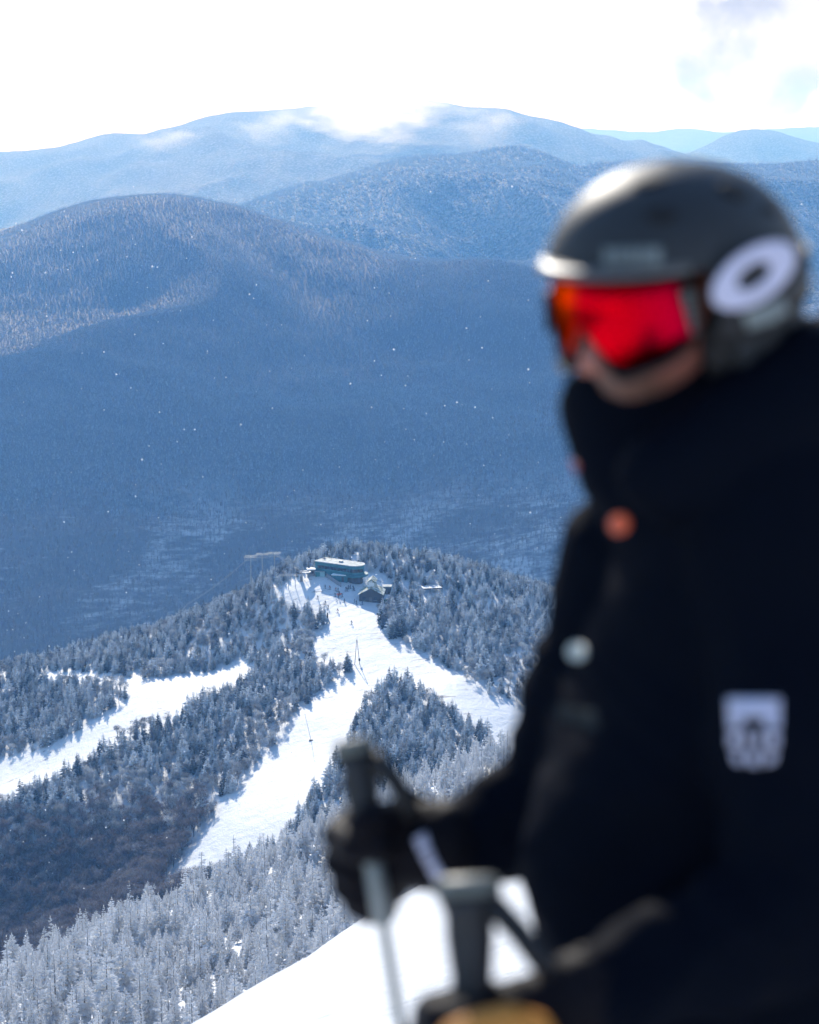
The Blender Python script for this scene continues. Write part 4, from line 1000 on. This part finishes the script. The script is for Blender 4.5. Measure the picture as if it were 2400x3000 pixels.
# teal lodge: long block with a rounded prow and a dark window band
A = gh(664, 1209)
lodge = empty('lodge', A, RAD(-33)); tag(lodge, 'long teal lodge with pale flat roof and dark window band on the knoll', 'building')
Lw, Dp = 17.5, 7.6
def plan(g=0.0): return [(-g, -g), (Lw, -g)] + [(Lw + (Dp / 2 + g) * math.sin(RAD(a)), Dp / 2 - (Dp / 2 + g) * math.cos(RAD(a))) for a in range(15, 180, 15)] + [(Lw, Dp + g), (-g, Dp + g)]
q = MB(); extrude(q, plan(), 0.4, 5.3); q.build('wall', M_teal, lodge)
q = MB(); extrude(q, plan(-0.5), -5.0, 0.398); q.build('foundation', M_wood, lodge)
q = MB(); extrude(q, plan(0.35), 5.302, 5.62); q.build('roof', M_roofs, lodge)
q = MB(); pl = plan(0.04)[:8]
for (x0, y0), (x1, y1) in zip(pl, pl[1:]):
    i = q.add((x0 + (1.2 if x0 < 0.1 else 0), y0, 2.7), (x1, y1, 2.7), (x1, y1, 4.0), (x0 + (1.2 if x0 < 0.1 else 0), y0, 4.0)); q.face(*i)
    d_ = Vector((x1 - x0, y1 - y0, 0)); k_ = max(1, int(d_.length / 1.6))
q.build('window_band', M_glass, lodge)
for k in range(11): box_part('window_post', (1.4 + 1.6 * k, -0.075, 2.6), (1.52 + 1.6 * k, -0.042, 4.1), M_teal, lodge)
q = MB(); extrude(q, [(Lw - 1, -1.3)] + [(Lw + 5.4 * math.sin(RAD(a)), Dp / 2 - 5.4 * math.cos(RAD(a))) for a in range(20, 165, 15)] + [(Lw, Dp)], 0.9, 1.7); q.build('balcony', M_teal, lodge)
box_part('roof_vent', (10.2, 2.6, 5.622), (11.6, 3.8, 6.3), M_steel, lodge)
# cabin with the raised dormer
A = gh(781, 1268)
cab = empty('ski_cabin', A, RAD(-4)); tag(cab, 'dark wooden cabin with a green gabled roof and raised dormer beside the piste', 'cabin')
gable_box('wall', -4.7, 4.7, 0, 10, -1.2, 3.2, 5.7, M_wood, cab); prism('roof', -4.7, 4.7, 0, 10, 3.22, 5.72, M_groof, cab, 0.2, 0.5)
d_ = gable_box('dormer', -1.6, 1.6, 2.6, 9.4, 4.4, 7.6, 8.8, M_groof, cab); prism('dormer_roof', -1.6, 1.6, 2.6, 9.4, 7.62, 8.82, M_groof, d_, 0.14, 0.3)
box_part('dormer_window', (-1.15, 2.56, 6.0), (1.15, 2.597, 7.5), mat('pale_blind', (0.60, 0.66, 0.70), 0.5), d_)
for x0 in (-3.4, 1.2): w_ = box_part('window', (x0, -0.06, 0.9), (x0 + 1.3, -0.003, 2.2), M_glass, cab); box_part('sill', (x0 - 0.1, -0.16, 0.78), (x0 + 1.4, -0.004, 0.898), M_roofs, w_)
box_part('door', (-0.6, -0.05, -0.3), (0.5, -0.003, 2.0), M_pole_w, cab)
A = gh(815, 1252); an = empty('storage_hut', A, RAD(-4)); tag(an, 'small brown hut with a snowy roof just right of the cabin', 'hut')
box_part('wall', (-1.6, 0, -1), (1.6, 3.5, 3.0), M_wood, an); box_part('roof', (-1.9, -0.3, 3.002), (1.9, 3.8, 3.3), M_roofs, an)
box_part('door', (-0.5, -0.04, -0.5), (0.5, -0.003, 1.9), M_pole_w, an)
A = gh(813, 1271); bn_ = empty('waste_bin', A, RAD(10)); tag(bn_, 'green metal waste bin at the right corner of the cabin', 'bin')
box_part('bin_body', (-0.85, -0.6, 0.1), (0.85, 0.6, 1.7), M_green, bn_); box_part('lid', (-0.92, -0.66, 1.702), (0.92, 0.66, 1.85), M_roofs, bn_)
for (u, wd_, lab) in ((669, 1.75, 'dark teal shed under the left end of the lodge'), (679, 2.0, 'paler teal shed beside the grey wall below the lodge')):
    A = gh(u, 1215); sh = empty('shed', A, RAD(-6)); tag(sh, lab, 'shed', 'sheds below the lodge')
    box_part('wall', (-wd_ / 2, 0, -0.5), (wd_ / 2, 1.8, 2.0), mat('shed_paint', (0.03, 0.17, 0.18) if u < 672 else (0.20, 0.36, 0.38), 0.7), sh); box_part('roof', (-wd_ / 2 - 0.1, -0.12, 2.002), (wd_ / 2 + 0.1, 1.9, 2.15), M_roofs, sh)
A = gh(699, 1224); lb = empty('service_building', A, RAD(-14)); tag(lb, 'low teal building with a white roof below the lodge', 'building')
box_part('wall', (0, 0, -1.0), (6.6, 3, 2.4), M_teal, lb); box_part('roof', (-0.2, -0.25, 2.402), (6.8, 3.2, 2.65), M_snowcap, lb); box_part('door', (4.2, -0.05, -0.4), (5.2, -0.003, 1.8), M_wood, lb)
A, B = gh(688, 1216), gh(718, 1237); d_ = B - A
q = MB(); nseg = 8; rows = []
for k in range(nseg + 1):
    p = A.lerp(B, k / nseg); z0 = float(mid_h(p.x, p.y)); s_ = Vector((-d_.y, d_.x, 0)).normalized() * 0.15
    rows.append(q.add(p.xyz - s_ + UP * (z0 - p.z - 0.5), p - s_ + UP * (z0 - p.z + 1.7), p + s_ + UP * (z0 - p.z + 1.7), p + s_ + UP * (z0 - p.z - 0.5)))
for a, b in zip(rows, rows[1:]):
    for k in range(4): q.face(a[k], b[k], b[(k + 1) % 4], a[(k + 1) % 4])
q.face(*reversed(rows[0])); q.face(*rows[-1])
tag(q.build('retaining_wall', M_conc), 'grey retaining wall running down from the lodge to the piste', 'wall')
A = gh(912, 1252); dk = empty('lookout_deck', A, RAD(12)); tag(dk, 'snow-covered wooden lookout deck with railings among the trees right of the cabin', 'deck')
box_part('floor_boards', (-4.0, 0, 2.2), (4.0, 5.5, 2.45), M_snowcap, dk)
for x in (-3.9, -1.3, 1.3, 3.8): box_part('post', (x, 0.05, -1.5), (x + 0.16, 0.2, 2.198), M_wood, dk)
for (lo_, hi_) in (((-4.0, -0.1, 3.3), (4.0, 0.0, 3.42)), ((-4.1, 0.01, 3.3), (-4.0, 5.5, 3.42)), ((4.0, 0.01, 3.3), (4.1, 5.5, 3.42)), ((-4.0, 5.51, 3.3), (4.0, 5.6, 3.42)), ((-4.0, -0.1, 2.2), (4.0, -0.01, 2.6)), ((4.002, 0.01, 1.7), (4.1, 5.5, 2.6))): box_part('rail', lo_, hi_, M_wood, dk)
for k in range(9): box_part('baluster', (-3.95 + k * 0.97, -0.08, 2.602), (-3.87 + k * 0.97, -0.02, 3.298), M_wood, dk)
A = gh(787, 1222); ms = empty('flag_mast', A); tag(ms, 'thin pale mast standing behind the cabin dormer', 'mast')
q = MB(); q.tube([(0, 0, -1), (0, 0, 9.5)], [0.09, 0.05], 8); q.build('pole', M_steel, ms); q = MB(); q.tube([(0, 0, 9.5), (0, 0, 9.65)], [0.09, 0.09], 8); q.build('finial', M_steel, ms)
# lift: top wheel, gantry hut, towers and ropes
A = gh(645, 1222); bw = empty('lift_wheel_station', A); tag(bw, 'frosted chairlift turning wheel on its post at the left edge of the plaza', 'lift station')
q = MB(); q.box((-2.6, -0.5, -1), (-1.4, 0.5, 3.2)); q.build('support_post', M_conc, bw)
q = MB(); q.tube([(0, 0, 3.2), (0, 0, 3.55)], [2.0, 2.0], 28); q.build('wheel', M_steel, bw)
q = MB(); q.box((-2.6, -0.15, 3.552), (1.2, 0.15, 3.8)); q.build('cross_beam', M_steel, bw)
A = gh(656, 1214); kh = empty('lift_hut', A, RAD(8)); tag(kh, 'little grey lift hut with a snow roof behind the turning wheel', 'hut')
box_part('wall', (-1.5, 0, -1), (1.5, 2.6, 2.8), M_conc, kh); box_part('roof', (-1.8, -0.3, 2.802), (1.8, 2.9, 3.1), M_snowcap, kh); box_part('window', (-1.0, -0.05, 1.2), (0.9, -0.003, 2.3), M_glass, kh)
def lattice(q, x0, x1, y, z0, z1, n, r):
    for k in range(n):
        xa, xb = x0 + (x1 - x0) * k / n, x0 + (x1 - x0) * (k + 1) / n
        q.tube([(xa, y, z0), (xb, y, z1)], [r, r], 4); q.tube([(xa, y, z1), (xb, y, z0)], [r, r], 4); q.tube([(xa, y, z0), (xa, y, z1)], [r, r], 4)
    q.tube([(x0, y, z0), (x1, y, z0)], [r, r], 4); q.tube([(x0, y, z1), (x1, y, z1)], [r, r], 4)
A = gh(615, 1238); gn = empty('loading_gantry', A); tag(gn, 'frosted steel gantry on legs among rocks at the left end of the plaza', 'gantry')
for x in (-4.2, -1.4, 1.4): q = MB(); q.tube([(x, 0, -1.5), (x * 0.95, 0, 5.0)], [0.16, 0.14], 6); q.build('leg', M_steel, gn)
q = MB(); lattice(q, -5.0, 5.0, 0, 5.0, 5.8, 9, 0.07); q.build('truss', M_steel, gn)
tower_pts = []
for (u, vt, vb, lab) in ((528, 1172, 1226, 'leftmost frosted lift tower of the row on the skyline left of the lodge'), (552, 1167, 1222, 'middle frosted lift tower of the row on the skyline left of the lodge'), (578, 1165, 1216, 'frosted lift tower nearest the lodge in the row on the skyline')):
    Y = 838.0; top_ = G(u, vt, Y); zb = float(mid_h(top_.x, Y)) - 1; tw = empty('lift_tower', (top_.x, Y, zb)); tag(tw, lab, 'lift tower', 'lift towers left of the lodge')
    hh_ = top_.z - zb; q = MB(); q.tube([(0, 0, 0), (0, 0, hh_)], [0.26, 0.2], 10); q.build('post', M_steel, tw)
    q = MB(); q.box((-2.6, -1.6, hh_ - 0.1), (2.6, -1.3, hh_ + 0.15)); q.box((-2.6, 1.3, hh_ - 0.1), (2.6, 1.6, hh_ + 0.15)); q.box((-0.15, -1.6, hh_ - 0.4), (0.15, 1.6, hh_ - 0.1)); lattice(q, -2.6, 2.6, -1.45, hh_ - 1.3, hh_ - 0.1, 5, 0.06); q.build('sheave_beam', M_steel, tw)
    tower_pts.append(top_ + UP * 0.2)
def cable(name, pts, label, r=0.05):
    q = MB(); P_ = []
    for a, b in zip(pts, pts[1:]):
        n = 10
        for k in range(n + (b is pts[-1])): f = k / n; p = a.lerp(b, f) - UP * (4 * f * (1 - f) * (b - a).length * 0.015); P_.append(p)
    q.tube(P_, [r] * len(P_), 5); return tag(q.build(name, M_steel), label, 'cable', 'lift ropes')
w0 = gh(645, 1222) + UP * 3.4
for dy, lab in ((-1.45, 'near lift rope passing over the skyline towers and down to the left'), (1.45, 'far lift rope passing over the skyline towers and down to the left')):
    o_ = Vector((0, dy, 0)); low_ = G(395, 1272, 905) + o_
    cable('lift_rope', [w0 + o_ * 1.2, tower_pts[2] + o_, tower_pts[1] + o_, tower_pts[0] + o_, low_, G(330, 1330, 940) + o_], lab)
cable('lower_rope', [w0 - UP * 0.3 + Vector((-1, 0, 0)), G(584, 1192, 826), G(500, 1225, 850)], 'slack lower rope leaving the turning wheel to the left')
# poles on the runs
A = gh(752, 1400); lp = empty('pole_tripod', A); tag(lp, 'tall dark A-shaped wooden pole pair standing in the fork of the runs', 'pole')
top_ = Vector((0, 0, 9.6)); 
for x, y in ((-0.95, 0.3), (1.15, -0.2)): q = MB(); q.tube([(x, y, -1.2), top_ + Vector((x * 0.06, 0, 0))], [0.13, 0.09], 8); q.build('leg', M_pole_w, lp)
q = MB(); q.box((0.55, -0.5, 1.6), (1.25, -0.1, 2.5)); q.build('control_box', M_wood, lp); q = MB(); q.tube([(0, 0, 9.4), (0.1, 0, 11.0)], [0.06, 0.03], 6); q.build('spike', M_pole_w, lp)
A = gh(656, 1560); sp_ = empty('snowmaking_pole', A); tag(sp_, 'thin leaning snowmaking pole with a small base plate on the left run', 'pole')
q = MB(); q.tube([(0, 0, -0.5), (-2.2, 0.5, 9.2)], [0.09, 0.05], 8); q.build('pole', M_steel, sp_); q = MB(); q.box((-0.8, -0.5, -0.1), (0.8, 0.5, 0.15)); q.build('base_plate', M_wood, sp_); q = MB(); q.tube([(-2.2, 0.5, 9.2), (-2.0, -0.6, 9.5)], [0.12, 0.08], 8); q.build('nozzle', M_steel, sp_)
A = gh(690, 1303); pd = empty('padded_post', A); tag(pd, 'dark padded marker post by the tree corner left of the upper run', 'post')
q = MB(); q.tube([(0, 0, -0.4), (0, 0, 2.3)], [0.30, 0.27], 12); q.build('padding', M_wood, pd); q = MB(); q.tube([(0, 0, 2.3), (0, 0, 2.7)], [0.08, 0.08], 8); q.build('pole', M_steel, pd)
A = gh(715, 1252); sg = empty('rescue_sled', A, 0.4); tag(sg, 'bright orange rescue sled lying among the skiers in front of the lodge', 'sled')
M_sled = mat('orange_fabric', (0.9, 0.16, 0.07), 0.6); q = MB(); extrude(q, [(-1.1, -0.35), (0.9, -0.35), (1.3, 0), (0.9, 0.35), (-1.1, 0.35)], 0.05, 0.45); q.build('tub', M_sled, sg)
q = MB(); q.tube([(1.2, 0, 0.3), (2.2, 0, 0.9)], [0.04, 0.04], 6); q.build('handle', M_steel, sg)

# ------------------------------------------------------------------ people on the snow
def small_person(seed, pose):
    r = random.Random(seed); mb = MB(); st_ = 0.17; bend = (0.12, 0.3, 0.05)[pose]
    hipz = 0.92 if pose < 2 else 0.88; hip_ = Vector((0, -bend * 0.5, hipz)); ch = Vector((0, bend * 0.6, hipz + 0.46))
    for s_ in (-1, 1):
        limb(mb, [(hip_ + Vector((s_ * 0.10, 0, 0)), 0.10), (Vector((s_ * (st_ - 0.02), 0.08 + bend * 0.2, 0.48)), 0.078), (Vector((s_ * st_, -0.05, 0.10)), 0.07), (Vector((s_ * st_, 0.10, 0.07)), 0.06)])
        limb(mb, [(ch + Vector((s_ * 0.20, 0, 0)), 0.075), (ch + Vector((s_ * 0.33, 0.05, -0.26)), 0.06), (ch + Vector((s_ * 0.30, 0.30, -0.40)), 0.05), (ch + Vector((s_ * 0.29, 0.38, -0.41)), 0.055)])
    limb(mb, [(hip_, 0.15), (hip_.lerp(ch, 0.5), 0.16), (ch, 0.17), (ch + Vector((0, 0.02, 0.13)), 0.07), (ch + Vector((0, 0.05, 0.27)), 0.115)])
    return fuse(mb, 0.035, 2)
poses = [small_person(k, k) for k in range(3)]
def clothes(me, m_top, m_leg):
    c = me.copy(); c.materials.clear(); c.materials.append(m_leg); c.materials.append(m_top); c.materials.append(M_black)
    for p in c.polygons: z = p.center.z; p.material_index = 0 if z < 0.95 else (1 if z < 1.53 else 2)
    return c
CL = {n_: mat(n_ + '_ski_jacket', c_, 0.8) for n_, c_ in dict(dark=(0.02, 0.022, 0.028), rust=(0.28, 0.07, 0.03), red=(0.40, 0.04, 0.035), grey=(0.10, 0.105, 0.11), olive=(0.06, 0.055, 0.035), blue=(0.03, 0.06, 0.15)).items()}
sk_me = MB(); sk_me.box((-0.045, -0.75, 0.0), (0.045, 0.85, 0.03)); sk_me.box((-0.04, 0.85, 0.012), (0.04, 1.0, 0.09)); sk_me = sk_me.mesh('ski', [M_black])
M_spole = mat('thin_pole', (0.15, 0.15, 0.16), 0.5)
pl_me = MB(); pl_me.tube([(0, 0, 0), (0, 0.0, 1.15)], [0.012, 0.012], 5); pl_me = pl_me.mesh('pole', [M_spole])
folk = [(481, 378, 'dark', 'skier in dark clothes furthest up by the sheds'), (526, 388, 'rust', 'skier in rust jacket gliding below the grey wall'), (580, 400, 'red', 'skier in red jacket at the foot of the grey wall'), (600, 405, 'dark', 'skier in dark clothes touching shoulders with the red jacket by the wall'),
        (574, 455, 'dark', 'skier in dark clothes left of the orange sled group'), (609, 440, 'olive', 'skier in olive jacket behind the orange sled'), (603, 470, 'rust', 'skier in rust jacket stooping at the left of the orange sled'), (637, 457, 'dark', 'skier in dark clothes just right of the orange sled'),
        (658, 510, 'grey', 'lone grey skier between the sled group and the cabin corner'), (414, 475, 'olive', 'lone olive skier furthest left on the plaza'), (484, 525, 'dark', 'upper skier of the three above the dark post'), (471, 545, 'blue', 'left skier of the three above the dark post'),
        (508, 565, 'dark', 'right skier of the three above the dark post'), (598, 600, 'rust', 'lone rust-jacketed skier in the middle of the upper run'), (752, 512, 'grey', 'grey skier standing at the left front corner of the cabin'), (769, 523, 'dark', 'dark skier crouching at the left front corner of the cabin'),
        (725, 708, 'dark', 'lone dark skier furthest down the upper run'), (672, 398, 'dark', 'leftmost skier of the crowd between wall and cabin'), (685, 402, 'grey', 'grey skier in the front of the crowd between wall and cabin'), (697, 384, 'blue', 'blue-jacketed skier in the crowd between wall and cabin'),
        (712, 378, 'dark', 'dark skier at the back of the crowd between wall and cabin'), (737, 388, 'dark', 'dark skier at the right edge of the crowd, beside the cabin eaves'), (746, 396, 'olive', 'olive skier at the right edge of the crowd, beside the cabin eaves'), (823, 524, 'blue', 'blue-jacketed skier close against the cabin front wall')]
cache = {}
def add_person(u, v, col, lab, k, rz):
    p = gh(u, v); r = empty('person', p, rz); tag(r, lab, 'person', 'skiers on the piste')
    ky = (col, k % 3)
    if ky not in cache: cache[ky] = clothes(poses[k % 3], CL[col], CL['dark'] if k % 4 else CL['grey'])
    link('body', cache[ky], None, r)
    for s_ in (-1, 1):
        o = link('ski', sk_me, None, r); o.location = (s_ * 0.17, 0, 0.0); o = link('pole', pl_me, None, r); o.location = (s_ * 0.36, 0.30, 0.02); o.rotation_euler = (RAD(-14), 0, 0)
rp = random.Random(3)
for k, (zx, zy, col, lab) in enumerate(folk): add_person((800 + zx / 3.1364) / 1.39130, (1600 + zy / 3.1364) / 1.39130 + 3.0, col, lab, k, rp.uniform(-2.6, -0.4) + math.pi)
add_person(1097, 1556, 'dark', 'lone dark skier far down the right-hand run near the jacket edge', 1, 2.6)

# ------------------------------------------------------------------ clouds and falling snow
def cloud_mat(name, dens, scale, lo, hi, fall=1.0, an=0.55):
    m = bpy.data.materials.new(name); m.use_nodes = True; t = NT(m)
    t.t.nodes.remove(t.b); vo = t.n('ShaderNodeVolumePrincipled', {'Color': (1, 1, 1, 1), 'Anisotropy': an}); t.t.links.new(vo.outputs[0], t.out.inputs['Volume'])
    tc_ = t.n('ShaderNodeTexCoord'); ln_ = t.n('ShaderNodeVectorMath', {0: tc_.outputs['Object']}, operation='LENGTH').outputs['Value']
    nn_ = t.noise(scale, 6, 0.58, tc_.outputs['Object'])
    f = t.math('SUBTRACT', t.math('ADD', t.math('MULTIPLY', t.math('SUBTRACT', nn_, 0.5), 2.6), 0.55), t.math('MULTIPLY', ln_, fall))
    t.set(vo.inputs['Density'], t.math('MULTIPLY', t.ramp(f, lo, hi), dens)); return m
def cloud(name, c, rad_, m, label):
    bm = bmesh.new(); bmesh.ops.create_icosphere(bm, subdivisions=3, radius=1.0); me = bpy.data.meshes.new(name); bm.to_mesh(me); bm.free()
    o = link(name, me, m); o.location = c; o.scale = rad_; return tag(o, label, 'cloud', None, 'stuff')
M_cl = cloud_mat('cloud_mist', 0.0075, 1.9, -0.05, 0.55, 1.2, 0.72)
M_wi = cloud_mat('thin_mist', 0.0022, 2.2, -0.05, 0.7, 1.25, 0.7)
cloud('low_cloud', G(815, 205, 8800), (760, 520, 285), M_cl, 'bright white cloud spilling over the far mountain ridge')
cloud('mist_wisp', G(575, 262, 8700), (400, 300, 150), M_wi, 'thin wisp of mist left of the ridge cloud')
cloud('mist_wisp', G(1035, 262, 8700), (380, 300, 170), M_wi, 'thin wisp of mist right of the ridge cloud')
cloud('mist_wisp', G(360, 292, 8900), (380, 280, 110), M_wi, 'faint wisp of mist low on the left shoulder of the far mountain')
# out-of-view cloud bank added to shade the valley and most of the slope
M_ov = mat('shade_cloud', (0.9, 0.9, 0.9)); t = NT(M_ov); t.t.nodes.remove(t.b)
vo = t.n('ShaderNodeVolumePrincipled', {'Color': (1, 1, 1, 1), 'Density': 0.0055, 'Anisotropy': 0.6}); t.t.links.new(vo.outputs[0], t.out.inputs['Volume'])
bm = bmesh.new(); bmesh.ops.create_icosphere(bm, subdivisions=5, radius=1.0)
for v_ in bm.verts: v_.co *= 1 + 0.34 * noise.fractal(v_.co * 1.5, 1.0, 2.0, 5)
me = bpy.data.meshes.new('shade_cloud_bank'); bm.to_mesh(me); bm.free()
o = link('shade_cloud_bank', me, M_ov); o.location = (-440, 5820, 1480); o.scale = (1750, 1000, 210); tag(o, 'unseen cloud bank added high over the valley for its shadow', 'cloud', None, 'stuff')
rs_ = np.random.default_rng(5); q = MB()
for k in range(800):
    Y = 30 + 150 * rs_.random() ** 1.2; p = G(rs_.uniform(-60, 1780), rs_.uniform(380, 2100), Y)
    if p.z < float(fg_h(p.x, p.y)) + 0.3: continue
    r = rs_.uniform(0.007, 0.028) * (Y / 60) ** 0.7
    i = q.add(p + Vector((r, 0, 0)), p + Vector((0, r, 0)), p - Vector((r, 0, 0)), p - Vector((0, r, 0)), p + UP * r, p - UP * r)
    for a, b in ((0, 1), (1, 2), (2, 3), (3, 0)): q.face(i[a], i[b], i[4]); q.face(i[b], i[a], i[5])
M_fl = mat('snowflake', (0.95, 0.95, 0.97), 0.5); t = NT(M_fl); t.set(t.out.inputs['Surface'], t.n('ShaderNodeMixShader', {0: 0.75, 1: t.b, 2: t.n('ShaderNodeBsdfTranslucent', {'Color': (0.95, 0.95, 0.97, 1)})}))
tag(q.build('falling_snow', M_fl), 'fine sunlit snow crystals drifting in the air over the valley', 'snow', None, 'stuff')
